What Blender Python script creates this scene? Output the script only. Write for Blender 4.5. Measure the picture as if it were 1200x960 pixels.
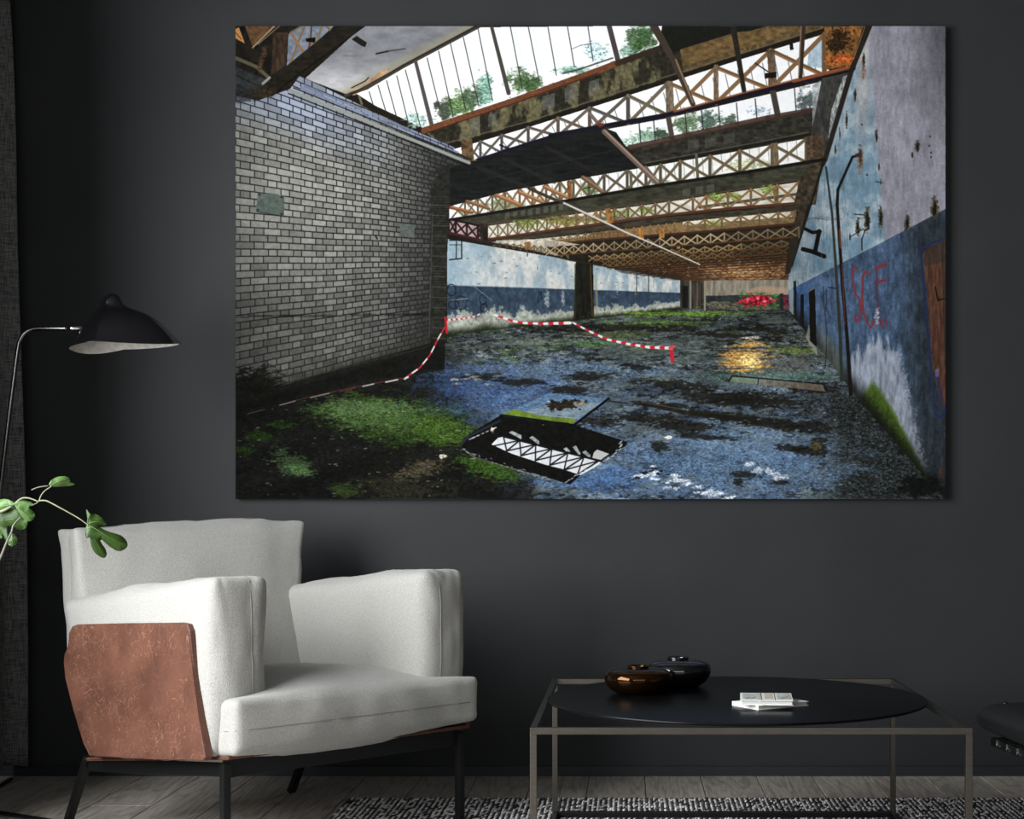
import bpy, bmesh, math, random
import numpy as np
from mathutils import Vector, Matrix, noise

for o in list(bpy.data.objects): bpy.data.objects.remove(o, do_unlink=True)
scn = bpy.context.scene
COL = scn.collection

# ---------------------------------------------------------------- camera
FPX, CX, CY, EYE = 1765.0, 738.0, 598.0, 0.90         # focal length in pixels, vanishing point, eye height
cam_d = bpy.data.cameras.new('camera'); cam = bpy.data.objects.new('camera', cam_d); COL.objects.link(cam)
cam.location = (0, 0, EYE); cam.rotation_euler = (math.radians(90), 0, 0)
cam_d.sensor_width = 36; cam_d.lens = FPX/1200*36; cam_d.shift_x = -(CX-600)/1200; cam_d.shift_y = (CY-480)/1200
cam_d.clip_start = .05; scn.camera = cam

# ---------------------------------------------------------------- light and exposure
world = bpy.data.worlds.new('world'); scn.world = world; world.use_nodes = True
world.node_tree.nodes['Background'].inputs[0].default_value = (.75, .86, 1, 1); world.node_tree.nodes['Background'].inputs[1].default_value = .6
scn.view_settings.view_transform = 'Standard'; scn.view_settings.look = 'None'; scn.view_settings.gamma = 1; scn.view_settings.exposure = 0
def area(name, loc, rot, sx, sy, w, col):
    d = bpy.data.lights.new(name, 'AREA'); d.shape = 'RECTANGLE'; d.size = sx; d.size_y = sy; d.energy = w; d.color = col
    o = bpy.data.objects.new(name, d); o.location = loc; o.rotation_euler = rot; COL.objects.link(o); return o
R = math.radians
area('window_daylight', (-2.30, 1.75, 1.65), (0, R(-90), 0), 1.9, 3.1, 310, (.97, .985, 1))       # daylight in the window of the left wall
area('rear_fill_light', (.2, -2.44, 1.7), (R(90), 0, 0), 4.6, 1.7, 42, (1, .985, .96))       # added fill light behind the camera, no known source

# ---------------------------------------------------------------- helpers
def P(x, y, Y): return Vector(((x-CX)*Y/FPX, Y, EYE-(y-CY)*Y/FPX))
def lin(c): return tuple(((v/255)/12.92 if v/255 <= .04045 else ((v/255+.055)/1.055)**2.4) for v in c)
def tag(o, label=None, cat=None, group=None, kind=None):
    if label: o['label'] = label
    if cat: o['category'] = cat
    if group: o['group'] = group
    if kind: o['kind'] = kind
    return o
def thing(name, label, cat, loc=(0, 0, 0), group=None):
    o = bpy.data.objects.new(name, None); o.empty_display_size = .05; o.location = loc; COL.objects.link(o)
    return tag(o, label, cat, group)
def link(name, me, m=None, parent=None, smooth=False):
    if m: me.materials.append(m)
    if smooth: me.polygons.foreach_set('use_smooth', [True]*len(me.polygons))
    o = bpy.data.objects.new(name, me); COL.objects.link(o)
    if parent is not None:
        o.parent = parent
        o.matrix_parent_inverse = Matrix.Translation(-world_loc(parent))
    return o
def world_loc(o):
    return Vector(o.location) if o.parent is None else Vector((0, 0, 0))+parent_root(o)
def parent_root(o):
    while o.parent is not None: o = o.parent
    return Vector(o.location)
def obj(name, bm, m, parent=None, smooth=False):
    # geometry is given in world coordinates; every part keeps an identity world transform
    me = bpy.data.meshes.new(name); bmesh.ops.recalc_face_normals(bm, faces=bm.faces[:]); bm.to_mesh(me); bm.free()
    if m: me.materials.append(m)
    if smooth:
        me.polygons.foreach_set('use_smooth', [True]*len(me.polygons))
    o = bpy.data.objects.new(name, me); COL.objects.link(o)
    if parent is not None:
        o.parent = parent
        if parent.parent is None and parent.type == 'EMPTY': o.matrix_parent_inverse = Matrix.Translation(-Vector(parent.location))
    return o
def box(bm, x0, x1, y0, y1, z0, z1, bev=0):
    vs = [bm.verts.new((x, y, z)) for x in (x0, x1) for y in (y0, y1) for z in (z0, z1)]
    fs = [bm.faces.new([vs[i] for i in f]) for f in ((0, 1, 3, 2), (4, 6, 7, 5), (0, 4, 5, 1), (2, 3, 7, 6), (0, 2, 6, 4), (1, 5, 7, 3))]
    if bev:
        es = {e for f in fs for e in f.edges}
        bmesh.ops.bevel(bm, geom=list(es), offset=bev, segments=2, affect='EDGES', profile=.6)
    return vs
def bar(bm, a, b, w, h=None, up=Vector((0, 0, 1)), bev=0):
    a = Vector(a); b = Vector(b); h = h or w; d = (b-a).normalized()
    s = d.cross(up)
    if s.length < 1e-4: s = Vector((1, 0, 0))
    s.normalize(); t = s.cross(d).normalized()
    vs = [bm.verts.new(p+s*i*w/2+t*j*h/2) for p in (a, b) for i in (-1, 1) for j in (-1, 1)]
    fs = [bm.faces.new([vs[i] for i in f]) for f in ((0, 1, 3, 2), (4, 6, 7, 5), (0, 4, 5, 1), (2, 3, 7, 6), (0, 2, 6, 4), (1, 5, 7, 3))]
    if bev:
        es = {e for f in fs for e in f.edges}
        bmesh.ops.bevel(bm, geom=list(es), offset=bev, segments=2, affect='EDGES', profile=.6)
def tube(bm, pts, r, n=10, r2=None, cap=True):
    pts = [Vector(p) for p in pts]; r2 = r if r2 is None else r2; rings = []; N = len(pts)
    ref = None
    for i, p in enumerate(pts):
        d = (pts[min(i+1, N-1)]-pts[max(i-1, 0)]).normalized()
        if ref is None: ref = d.cross(Vector((0, 0, 1))); ref = ref if ref.length > 1e-3 else Vector((1, 0, 0))
        ref = (ref-d*ref.dot(d)).normalized(); q = d.cross(ref); rr = r+(r2-r)*i/(N-1)
        rings.append([bm.verts.new(p+(ref*math.cos(t)+q*math.sin(t))*rr) for t in (2*math.pi*k/n for k in range(n))])
    for a, b in zip(rings, rings[1:]):
        for k in range(n): bm.faces.new((a[k], a[(k+1) % n], b[(k+1) % n], b[k]))
    if cap: bm.faces.new(rings[0][::-1]); bm.faces.new(rings[-1])
def lathe(bm, prof, c, n=48, sx=1, sy=1):
    rings = []
    for r, z in prof:
        if r < 1e-5: rings.append([bm.verts.new((c[0], c[1], c[2]+z))])
        else: rings.append([bm.verts.new((c[0]+r*sx*math.cos(2*math.pi*k/n), c[1]+r*sy*math.sin(2*math.pi*k/n), c[2]+z)) for k in range(n)])
    for a, b in zip(rings, rings[1:]):
        if len(a) == 1 and len(b) == 1: continue
        for k in range(n):
            if len(a) == 1: bm.faces.new((a[0], b[k], b[(k+1) % n]))
            elif len(b) == 1: bm.faces.new((a[k], a[(k+1) % n], b[0]))
            else: bm.faces.new((a[k], a[(k+1) % n], b[(k+1) % n], b[k]))
def smooth_path(pts, n=6):
    pts = [Vector(p) for p in pts]; out = []
    for i in range(len(pts)-1):
        p0, p1, p2, p3 = pts[max(i-1, 0)], pts[i], pts[i+1], pts[min(i+2, len(pts)-1)]
        for k in range(n):
            t = k/n; out.append(.5*((2*p1)+(p2-p0)*t+(2*p0-5*p1+4*p2-p3)*t*t+(3*p1-p0-3*p2+p3)*t**3))
    return out+[pts[-1]]

# ---------------------------------------------------------------- materials
def mat(name, col, rough=.6, metal=0.0, spec=.5, col2=None, scale=8, stretch=(1, 1, 1), bump=0.0, bscale=200, sheen=0, rand=0.0, detail=4, coat=0, ramp=(.35, .65)):
    m = bpy.data.materials.new(name); m.use_nodes = True; nt = m.node_tree; N = nt.nodes; L = nt.links
    b = N['Principled BSDF']; b.inputs['Roughness'].default_value = rough; b.inputs['Metallic'].default_value = metal; b.inputs['Specular IOR Level'].default_value = spec
    b.inputs['Base Color'].default_value = (*lin(col), 1); b.inputs['Sheen Weight'].default_value = sheen; b.inputs['Coat Weight'].default_value = coat
    tc = N.new('ShaderNodeTexCoord'); mp = N.new('ShaderNodeMapping'); mp.inputs['Scale'].default_value = stretch; L.new(tc.outputs['Object'], mp.inputs[0])
    out = None
    if col2 is not None:
        n = N.new('ShaderNodeTexNoise'); n.inputs['Scale'].default_value = scale; n.inputs['Detail'].default_value = detail; L.new(mp.outputs[0], n.inputs[0])
        r = N.new('ShaderNodeValToRGB'); r.color_ramp.elements[0].position = ramp[0]; r.color_ramp.elements[1].position = ramp[1]
        r.color_ramp.elements[0].color = (*lin(col), 1); r.color_ramp.elements[1].color = (*lin(col2), 1); L.new(n.outputs[0], r.inputs[0]); out = r.outputs[0]
    if rand:
        oi = N.new('ShaderNodeObjectInfo'); mr = N.new('ShaderNodeMapRange'); mr.inputs[3].default_value = 1-rand; mr.inputs[4].default_value = 1+rand; L.new(oi.outputs['Random'], mr.inputs[0])
        mx = N.new('ShaderNodeVectorMath'); mx.operation = 'SCALE'; L.new(mr.outputs[0], mx.inputs['Scale'])
        if out: L.new(out, mx.inputs[0])
        else: mx.inputs[0].default_value = lin(col)
        out = mx.outputs[0]
    if out: L.new(out, b.inputs['Base Color'])
    if bump:
        n2 = N.new('ShaderNodeTexNoise'); n2.inputs['Scale'].default_value = bscale; n2.inputs['Detail'].default_value = 3; L.new(mp.outputs[0], n2.inputs[0])
        bp = N.new('ShaderNodeBump'); bp.inputs['Strength'].default_value = bump; bp.inputs['Distance'].default_value = .002; L.new(n2.outputs[0], bp.inputs['Height']); L.new(bp.outputs[0], b.inputs['Normal'])
    return m
M = {}
M['wall'] = mat('charcoal_paint', (43, 45, 47), .55, spec=.25, col2=(47, 49, 51), scale=3, bump=.15, bscale=60)
M['base'] = mat('charcoal_gloss_paint', (44, 46, 50), .4, spec=.3)
M['ceil'] = mat('ceiling_paint', (70, 70, 70), .8)
M['gap'] = mat('subfloor', (22, 20, 18), .9)
M['metal'] = mat('bronze_grey_steel', (104, 100, 94), .3, .95, col2=(96, 92, 86), scale=30, stretch=(1, 1, 8))
M['black_metal'] = mat('black_steel', (30, 31, 32), .35, .5)
M['chrome'] = mat('polished_chrome', (205, 205, 205), .12, 1)
M['lacquer'] = mat('black_lacquer', (13, 13, 15), .16, spec=.5, col2=(15, 15, 17), scale=4)
M['top'] = mat('satin_black_top', (11, 11, 12), .28, spec=.10, bump=.02, bscale=90)
M['lining'] = mat('white_enamel_lining', (214, 210, 204), .55, col2=(190, 186, 180), scale=60)
M['bronze'] = mat('smoked_bronze_glaze', (74, 50, 28), .07, .9, col2=(60, 40, 22), scale=6)
M['black_glass'] = mat('black_glaze', (12, 12, 13), .06, .0, spec=.7, coat=.5)
M['fabric'] = mat('light_grey_wool', (152, 151, 146), .95, spec=.15, col2=(178, 177, 172), scale=330, bump=.6, bscale=420, sheen=.25, detail=2, ramp=(.3, .7))
M['seam'] = mat('grey_stitching', (136, 135, 131), .95, spec=.1)
M['black_leather'] = mat('black_leather', (20, 21, 23), .42, spec=.4, bump=.5, bscale=160)
M['paper'] = mat('white_paper', (236, 236, 232), .6)
M['page'] = mat('page_edges', (214, 214, 210), .8, col2=(180, 180, 176), scale=400, stretch=(.1, .1, 4))
M['art_green'] = mat('pale_green_print', (168, 178, 166), .6, col2=(206, 212, 204), scale=60)
M['art_beige'] = mat('beige_print', (190, 190, 168), .6, col2=(204, 202, 180), scale=40)
M['ink'] = mat('dark_ink', (40, 44, 44), .6)
M['pot'] = mat('grey_stoneware', (96, 94, 90), .7, col2=(84, 82, 78), scale=10)
M['soil'] = mat('potting_soil', (40, 30, 22), .95, col2=(58, 44, 32), scale=60)
M['stem'] = mat('pale_stem', (126, 128, 100), .6, col2=(98, 102, 76), scale=30)
M['wood_stem'] = mat('grey_bark', (112, 110, 98), .8, col2=(84, 82, 72), scale=40)
M['leaf'] = mat('fig_leaf_green', (34, 58, 14), .45, spec=.3, col2=(46, 74, 20), scale=34, bump=.3, bscale=140)
M['leaf_pale'] = mat('fig_leaf_pale_green', (60, 90, 38), .5, spec=.3, col2=(78, 108, 54), scale=34, bump=.3, bscale=140)
M['vein'] = mat('leaf_vein', (98, 118, 66), .5)
M['bulb'] = mat('frosted_bulb', (225, 225, 220), .3)
M['frame_white'] = mat('window_frame_paint', (190, 190, 188), .5)
for k in ('leaf', 'leaf_pale'):
    b_ = M[k].node_tree.nodes['Principled BSDF']; b_.inputs['Transmission Weight'].default_value = 0; b_.inputs['Subsurface Weight'].default_value = 0

def plank_material():
    m = mat('grey_oak', (118, 111, 103), .5, spec=.35, rand=.07); nt = m.node_tree; N = nt.nodes; L = nt.links; b = N['Principled BSDF']
    tc = N.new('ShaderNodeTexCoord'); oi = N.new('ShaderNodeObjectInfo'); ad = N.new('ShaderNodeVectorMath'); ad.operation = 'ADD'
    sc = N.new('ShaderNodeVectorMath'); sc.operation = 'SCALE'; sc.inputs[0].default_value = (17, 9, 0); L.new(oi.outputs['Random'], sc.inputs['Scale'])
    L.new(tc.outputs['Object'], ad.inputs[0]); L.new(sc.outputs[0], ad.inputs[1])
    mp = N.new('ShaderNodeMapping'); mp.inputs['Scale'].default_value = (7, .7, 1); L.new(ad.outputs[0], mp.inputs[0])
    n = N.new('ShaderNodeTexNoise'); n.inputs['Scale'].default_value = 1.6; n.inputs['Detail'].default_value = 2; n.inputs['Distortion'].default_value = .6; L.new(mp.outputs[0], n.inputs[0])
    mu = N.new('ShaderNodeMath'); mu.operation = 'MULTIPLY'; mu.inputs[1].default_value = 16; L.new(n.outputs[0], mu.inputs[0])
    fr = N.new('ShaderNodeMath'); fr.operation = 'PINGPONG'; fr.inputs[1].default_value = 1; L.new(mu.outputs[0], fr.inputs[0])
    n2 = N.new('ShaderNodeTexNoise'); n2.inputs['Scale'].default_value = 14; n2.inputs['Detail'].default_value = 5; L.new(mp.outputs[0], n2.inputs[0])
    r = N.new('ShaderNodeValToRGB'); r.color_ramp.elements[0].color = (*lin((160, 152, 142)), 1); r.color_ramp.elements[1].color = (*lin((186, 178, 168)), 1); r.color_ramp.elements[0].position = .05; r.color_ramp.elements[1].position = .5; L.new(fr.outputs[0], r.inputs[0])
    r2 = N.new('ShaderNodeValToRGB'); r2.color_ramp.elements[0].color = (.78, .78, .78, 1); r2.color_ramp.elements[1].color = (1.08, 1.08, 1.08, 1); r2.color_ramp.elements[0].position = .35; r2.color_ramp.elements[1].position = .6; L.new(n2.outputs[0], r2.inputs[0])
    mx = N.new('ShaderNodeVectorMath'); mx.operation = 'MULTIPLY'; L.new(r.outputs[0], mx.inputs[0]); L.new(r2.outputs[0], mx.inputs[1])
    old = [l for l in L if l.to_socket == b.inputs['Base Color']][0].from_node; L.new(mx.outputs[0], old.inputs[0])
    bp = N.new('ShaderNodeBump'); bp.inputs['Strength'].default_value = .25; bp.inputs['Distance'].default_value = .001; L.new(n2.outputs[0], bp.inputs['Height']); L.new(bp.outputs[0], b.inputs['Normal'])
    return m
M['plank'] = plank_material()
def leather_material():
    m = mat('distressed_brown_leather', (88, 58, 46), .5, spec=.35, bump=.25, bscale=120); nt = m.node_tree; N = nt.nodes; L = nt.links; b = N['Principled BSDF']
    tc = N.new('ShaderNodeTexCoord')
    base = N.new('ShaderNodeTexNoise'); base.inputs['Scale'].default_value = 9; base.inputs['Detail'].default_value = 5; L.new(tc.outputs['Object'], base.inputs[0])
    cr = N.new('ShaderNodeValToRGB'); cr.color_ramp.elements[0].color = (*lin((84, 54, 43)), 1); cr.color_ramp.elements[1].color = (*lin((106, 70, 56)), 1); cr.color_ramp.elements[0].position = .35; cr.color_ramp.elements[1].position = .65; L.new(base.outputs[0], cr.inputs[0])
    cur = cr.outputs[0]
    for i, (s, w, st) in enumerate(((22, .011, (1, 1, 1)), (40, .014, (1.3, 1, .7)), (9, .006, (1.5, 1, .8)), (12, .007, (.6, 1, 1.9)))):
        mp = N.new('ShaderNodeMapping'); mp.inputs['Scale'].default_value = st; mp.inputs['Rotation'].default_value = (i*.6, i, .4); mp.inputs['Location'].default_value = (i*3, i, 0); L.new(tc.outputs['Object'], mp.inputs[0])
        n = N.new('ShaderNodeTexNoise'); n.inputs['Scale'].default_value = s; n.inputs['Detail'].default_value = 1.5; n.inputs['Distortion'].default_value = 2.2; L.new(mp.outputs[0], n.inputs[0])
        a = N.new('ShaderNodeMath'); a.operation = 'SUBTRACT'; a.inputs[1].default_value = .5; L.new(n.outputs[0], a.inputs[0])
        ab = N.new('ShaderNodeMath'); ab.operation = 'ABSOLUTE'; L.new(a.outputs[0], ab.inputs[0])
        mr = N.new('ShaderNodeMapRange'); mr.inputs[1].default_value = 0; mr.inputs[2].default_value = w; mr.inputs[3].default_value = 1; mr.inputs[4].default_value = 0; L.new(ab.outputs[0], mr.inputs[0])
        k = N.new('ShaderNodeTexNoise'); k.inputs['Scale'].default_value = 8+3*i; k.inputs['Detail'].default_value = 3; L.new(mp.outputs[0], k.inputs[0])
        kr = N.new('ShaderNodeMapRange'); kr.inputs[1].default_value = .46; kr.inputs[2].default_value = .60; L.new(k.outputs[0], kr.inputs[0])
        mm = N.new('ShaderNodeMath'); mm.operation = 'MULTIPLY'; L.new(mr.outputs[0], mm.inputs[0]); L.new(kr.outputs[0], mm.inputs[1])
        mx = N.new('ShaderNodeMix'); mx.data_type = 'RGBA'; L.new(mm.outputs[0], mx.inputs['Factor']); L.new(cur, mx.inputs['A']); mx.inputs['B'].default_value = (*lin((150, 110, 90)), 1); cur = mx.outputs['Result']
    L.new(cur, b.inputs['Base Color']); return m
M['leather'] = leather_material()
def curtain_material():
    m = mat('charcoal_linen', (58, 58, 58), .95, spec=.1); nt = m.node_tree; N = nt.nodes; L = nt.links; b = N['Principled BSDF']; tc = N.new('ShaderNodeTexCoord'); outs = []
    for st in ((30, 30, 420), (420, 420, 22)):
        mp = N.new('ShaderNodeMapping'); mp.inputs['Scale'].default_value = st; L.new(tc.outputs['Object'], mp.inputs[0])
        n = N.new('ShaderNodeTexNoise'); n.inputs['Scale'].default_value = 1; n.inputs['Detail'].default_value = 3; L.new(mp.outputs[0], n.inputs[0]); outs.append(n.outputs[0])
    ad = N.new('ShaderNodeMath'); ad.operation = 'ADD'; L.new(outs[0], ad.inputs[0]); L.new(outs[1], ad.inputs[1])
    r = N.new('ShaderNodeValToRGB'); r.color_ramp.elements[0].position = .0; mr = N.new('ShaderNodeMapRange'); mr.inputs[1].default_value = .75; mr.inputs[2].default_value = 1.25; L.new(ad.outputs[0], mr.inputs[0]); L.new(mr.outputs[0], r.inputs[0])
    r.color_ramp.elements[0].color = (*lin((56, 56, 57)), 1); r.color_ramp.elements[1].color = (*lin((126, 126, 126)), 1); L.new(r.outputs[0], b.inputs['Base Color'])
    bp = N.new('ShaderNodeBump'); bp.inputs['Strength'].default_value = .5; bp.inputs['Distance'].default_value = .002; L.new(ad.outputs[0], bp.inputs['Height']); L.new(bp.outputs[0], b.inputs['Normal']); return m
M['curtain'] = curtain_material()
def glass_material():
    m = bpy.data.materials.new('clear_glass'); m.use_nodes = True; N = m.node_tree.nodes; L = m.node_tree.links; N.remove(N['Principled BSDF'])
    t = N.new('ShaderNodeBsdfTransparent'); g = N.new('ShaderNodeBsdfGlossy'); g.inputs['Roughness'].default_value = .02; x = N.new('ShaderNodeMixShader'); x.inputs[0].default_value = .06
    L.new(t.outputs[0], x.inputs[1]); L.new(g.outputs[0], x.inputs[2]); L.new(x.outputs[0], N['Material Output'].inputs[0]); return m
M['glass'] = glass_material()
# ---------------------------------------------------------------- the printed photograph (flat print, painted in numpy)
PX0, PX1, PY0, PY1 = 276.0, 1108.0, 30.5, 585.0
PK = 2
def paint_print():
    rs = np.random.RandomState(7)
    W = int((PX1-PX0)*PK); H = int((PY1-PY0)*PK)
    X, Y = np.meshgrid(PX0+(np.arange(W)+.5)/PK, PY0+(np.arange(H)+.5)/PK)
    X = X.astype(np.float32); Y = Y.astype(np.float32)
    im = np.zeros((H, W, 3), np.float32)
    def lerp(a, b, t): return a+(b-a)*t
    def sm(a, b, x):
        t = np.clip((x-a)/(b-a), 0, 1); return t*t*(3-2*t)
    def vn(u, v, seed=0):                       # value noise on any coordinates
        T = np.random.RandomState(seed+11).rand(256, 256).astype(np.float32)
        iu = np.floor(u).astype(np.int64); iv = np.floor(v).astype(np.int64)
        fu = u-iu; fv = v-iv; fu = fu*fu*(3-2*fu); fv = fv*fv*(3-2*fv)
        a = T[iv % 256, iu % 256]; b = T[iv % 256, (iu+1) % 256]; c = T[(iv+1) % 256, iu % 256]; d = T[(iv+1) % 256, (iu+1) % 256]
        return (a*(1-fu)+b*fu)*(1-fv)+(c*(1-fu)+d*fu)*fv
    def fbm(u, v, seed=0, o=4):
        s = 0; a = .5; t = 0
        for k in range(o):
            s = s+a*vn(u*2**k+k*17.3, v*2**k+k*9.1, seed+k); t += a; a *= .55
        return s/t
    def box(x0, y0, x1, y1):
        a = max(0, int((x0-PX0)*PK)-2); b = min(W, int((x1-PX0)*PK)+3)
        c = max(0, int((y0-PY0)*PK)-2); d = min(H, int((y1-PY0)*PK)+3)
        return slice(c, max(c, d)), slice(a, max(a, b))
    def put(sl, m, col, al=1.0):
        m = (m*al)[..., None]
        c = np.asarray(col, np.float32)
        im[sl] = im[sl]*(1-m)+c*m
    def mask(pts):
        xs = [p[0] for p in pts]; ys = [p[1] for p in pts]
        sl = box(min(xs), min(ys), max(xs), max(ys)); x = X[sl]; y = Y[sl]; m = np.zeros(x.shape, bool)
        n = len(pts)
        for i in range(n):
            (ax, ay), (bx, by) = pts[i], pts[(i+1) % n]
            if ay == by: continue
            c = ((ay > y) != (by > y)) & (x < (bx-ax)*(y-ay)/(by-ay)+ax); m ^= c
        return sl, m.astype(np.float32)
    def poly(pts, col, al=1.0, tex=0.0, seed=3, st=(4, 4)):
        sl, m = mask(pts)
        if not m.size: return
        c = np.asarray(col, np.float32)
        if c.ndim == 3: c = c[sl]
        elif tex: c = c*(1+tex*(fbm(X[sl]/st[0], Y[sl]/st[1], seed)-.5)*2)[..., None]
        put(sl, m, c, al)
    def line(pts, w, col, al=1.0, w2=None, soft=.35):
        w2 = w if w2 is None else w2
        n = len(pts)-1
        for i in range(n):
            (ax, ay), (bx, by) = pts[i], pts[i+1]
            wa = lerp(w, w2, i/n); wb = lerp(w, w2, (i+1)/n); p = max(wa, wb)+1
            sl = box(min(ax, bx)-p, min(ay, by)-p, max(ax, bx)+p, max(ay, by)+p)
            x = X[sl]; y = Y[sl]
            if not x.size: continue
            L = (bx-ax)**2+(by-ay)**2+1e-6
            t = np.clip(((x-ax)*(bx-ax)+(y-ay)*(by-ay))/L, 0, 1)
            d = np.hypot(x-ax-t*(bx-ax), y-ay-t*(by-ay))
            m = np.clip(((wa+(wb-wa)*t)/2-d)/soft/2+.5, 0, 1)
            put(sl, m, col, al)
    def blob(cx, cy, rx, ry, col, al=1.0, rough=.6, seed=0, soft=.35, ns=(.12, .25), rot=0):
        r = max(rx, ry)*1.7
        sl = box(cx-r, cy-r, cx+r, cy+r); x = X[sl]; y = Y[sl]
        if not x.size: return
        c, s = math.cos(rot), math.sin(rot)
        u = ((x-cx)*c+(y-cy)*s)/rx; v = (-(x-cx)*s+(y-cy)*c)/ry
        d = np.hypot(u, v)+rough*(fbm(x*ns[0]+seed*3.1, y*ns[1]+seed, seed, 5)-.5)*2+(rough > .5)*.55*(fbm(x/3.4, y/1.5, seed+5, 3)-.5)*2
        c = np.asarray(col, np.float32)*(1+(1.7 if rough > .5 else .2)*(fbm(x/1.8, y/1.1, seed+9, 3)-.5))[..., None]
        put(sl, 1-sm(1-soft, 1+soft, d), c, al)
    def dots(n, x0, x1, y0, y1, cols, s=(.3, .8), al=(.4, .9), asp=.5, cond=None, seed=1):
        r = np.random.RandomState(seed)
        for i in range(n):
            x = r.uniform(x0, x1); y = r.uniform(y0, y1)
            if cond is not None and not cond(x, y): 
                r.rand(4); continue
            a = r.uniform(*s)*(.5+(y-340)/250 if y > 340 else 1); l = r.uniform(.5, 2.2)*a
            line([(x-l, y-l*.15*r.randn()), (x+l, y+l*.15*r.randn())], a*asp*2, cols[r.randint(len(cols))], r.uniform(*al))
    def C(r, g, b): return np.array([r, g, b], np.float32)/255
    N1 = fbm(X/3, Y/3, 31, 4); N2 = fbm(X/22, Y/22, 37, 5); N0 = rs.rand(H, W).astype(np.float32)

    def post(p, w, col, al=1.0):
        (a, b), (c, d) = p; w = w/2
        poly([(a-w, b), (a+w, b-.3*w), (c+w, d-.3*w), (c-w, d)], np.asarray(col), al, .5, 3, (1.5, 4))
    # ---- ceiling base
    im[:] = C(30, 26, 20)*(0.8+.5*N2[..., None])

    # ---- floor in perspective
    zz = 1/np.maximum(Y-341, 1.0); U = (X-912)*zz; V = zz*480
    F1 = fbm(U*9, V*9, 1, 6); F2 = fbm(U*30+4, V*26, 5, 5); F3 = fbm(U*130, V*110, 9, 3); F4 = fbm(U*3.3+9, V*4, 15, 5)
    Fs = fbm(X/11, (Y-341)/2.2, 21, 4)
    near = sm(395, 470, Y)
    blue = lerp(C(66, 78, 88), C(64, 82, 106), near[..., None])
    grey = lerp(C(100, 106, 98), C(96, 110, 118), near[..., None])
    fl = lerp(grey, blue, sm(.36, .58, F1)[..., None])
    fl = lerp(fl, C(20, 22, 20), (sm(.53, .68, F2)*.75*(1-.5*near))[..., None])
    dl = sm(.50, .62, Fs)*(1-near)*.8
    fl = lerp(fl, C(22, 26, 22), dl[..., None])
    gr = sm(.55, .72, fbm(X/26, (Y-341)/4, 41, 4))*(1-near)*.4*sm(352, 366, Y)
    fl = lerp(fl, C(66, 96, 30), gr[..., None])
    fl = lerp(fl, C(150, 168, 176), (sm(.66, .8, F3)*.55)[..., None])
    fl = lerp(fl, C(12, 14, 16), (sm(.60, .74, fbm(U*90+3, V*80, 51, 3))*.7)[..., None])
    fl = fl*(.72+.56*F4)[..., None]
    fl = lerp(fl, C(100, 128, 162), (sm(.45, .7, fbm(X/40, Y/14, 61, 4))*near*.5)[..., None])
    mt = fbm(X/2.6, Y/1.5, 63, 3); fl = fl*(.62+.76*mt)[..., None]; fl = lerp(fl, C(14, 16, 18), (sm(.56, .70, fbm(X/7, Y/2.6, 67, 5))*.75)[..., None]); fl = lerp(fl, C(150, 172, 196), (sm(.66, .8, mt)*sm(.5, .6, fbm(X/30, Y/12, 69, 3))*.55*near)[..., None])
    wet = fbm(X/60, (Y-341)/13, 111, 5); fl = fl*(.55+.9*wet)[..., None]; fl = lerp(fl, C(84, 96, 92), (sm(.52, .7, fbm(X/48, (Y-341)/9, 115, 4))*.45)[..., None])
    # dark left part and right foreground
    dk = 1-sm(-25, 45, (X-560)+(Y-500)*-.1+60*(N2-.5)+np.where(Y > 500, (Y-500)*.55, -(500-Y)*.35)*-1)
    dk = np.maximum(dk, 0)*sm(395, 425, Y)
    fl = lerp(fl, (C(20, 20, 16)*(.35+1.1*mt[..., None])*(.6+.8*F4[..., None])), (dk*.95)[..., None])
    dr = sm(-10, 50, (X-935)-(Y-480)*.28+60*(N2-.5))*sm(448, 470, Y)
    fl = lerp(fl, C(24, 27, 26)*(.4+1.2*mt[..., None])+C(95, 98, 90)*(sm(.60, .78, N0*.5+mt*.5))[..., None]*.7, (dr*.9)[..., None])
    far = 1-sm(345, 372, Y)
    fl = lerp(fl, C(70, 76, 66)*(.5+Fs[..., None]), (far*.6)[..., None])
    fm = (Y > 341).astype(np.float32)
    put((slice(0, H), slice(0, W)), fm, fl)

    # ---- left side wall, far
    lt = lambda x: 281+(x-527)*(327-281)/(800-527)
    lb = lambda x: 392-(x-527)*(392-361)/(800-527)
    sl, m = mask([(524, 280), (800, 327), (800, 362), (524, 393)])
    x = X[sl]; y = Y[sl]; v = (y-lt(x))/(lb(x)-lt(x)); zc = 912-x
    u = 3000/zc
    n = fbm(u*1.6, v*1.6, 71, 5); n2 = fbm(x/3, y/4, 73, 4)
    wc = lerp(C(140, 160, 170), C(192, 194, 190), sm(.38, .6, n)[..., None])
    wc = lerp(wc, C(122, 158, 180), sm(585, 524, x)[..., None]*.7)
    wc = wc*(.84+.28*n2)[..., None]
    bl = C(44, 61, 80)*(.6+.8*n2)[..., None]
    e0 = .475+.01*n
    wc = lerp(wc, bl, sm(e0-.01, e0+.01, v)[..., None])
    e1 = .8+.3*(fbm(x/14, v*2, 77, 4)-.5)+.22*(n2-.5)
    wc = lerp(wc, C(160, 165, 152)*(.6+.7*n2)[..., None], sm(e1-.03, e1+.03, v)[..., None])
    wc = lerp(wc, C(34, 40, 20), sm(.9, 1.0, v+.1*(n-.5))[..., None])
    put(sl, m, wc)
    for (cx, cy, a, b) in ((612, 360, 5, 3), (641, 350, 4, 9), (660, 350, 3, 8), (723, 330, 3, 12), (745, 330, 1.2, 16), (760, 331, 1.2, 16)):
        blob(cx, cy, a*.6, b, C(175, 182, 176), .55, .9, int(cx), ns=(.5, .5))
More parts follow.
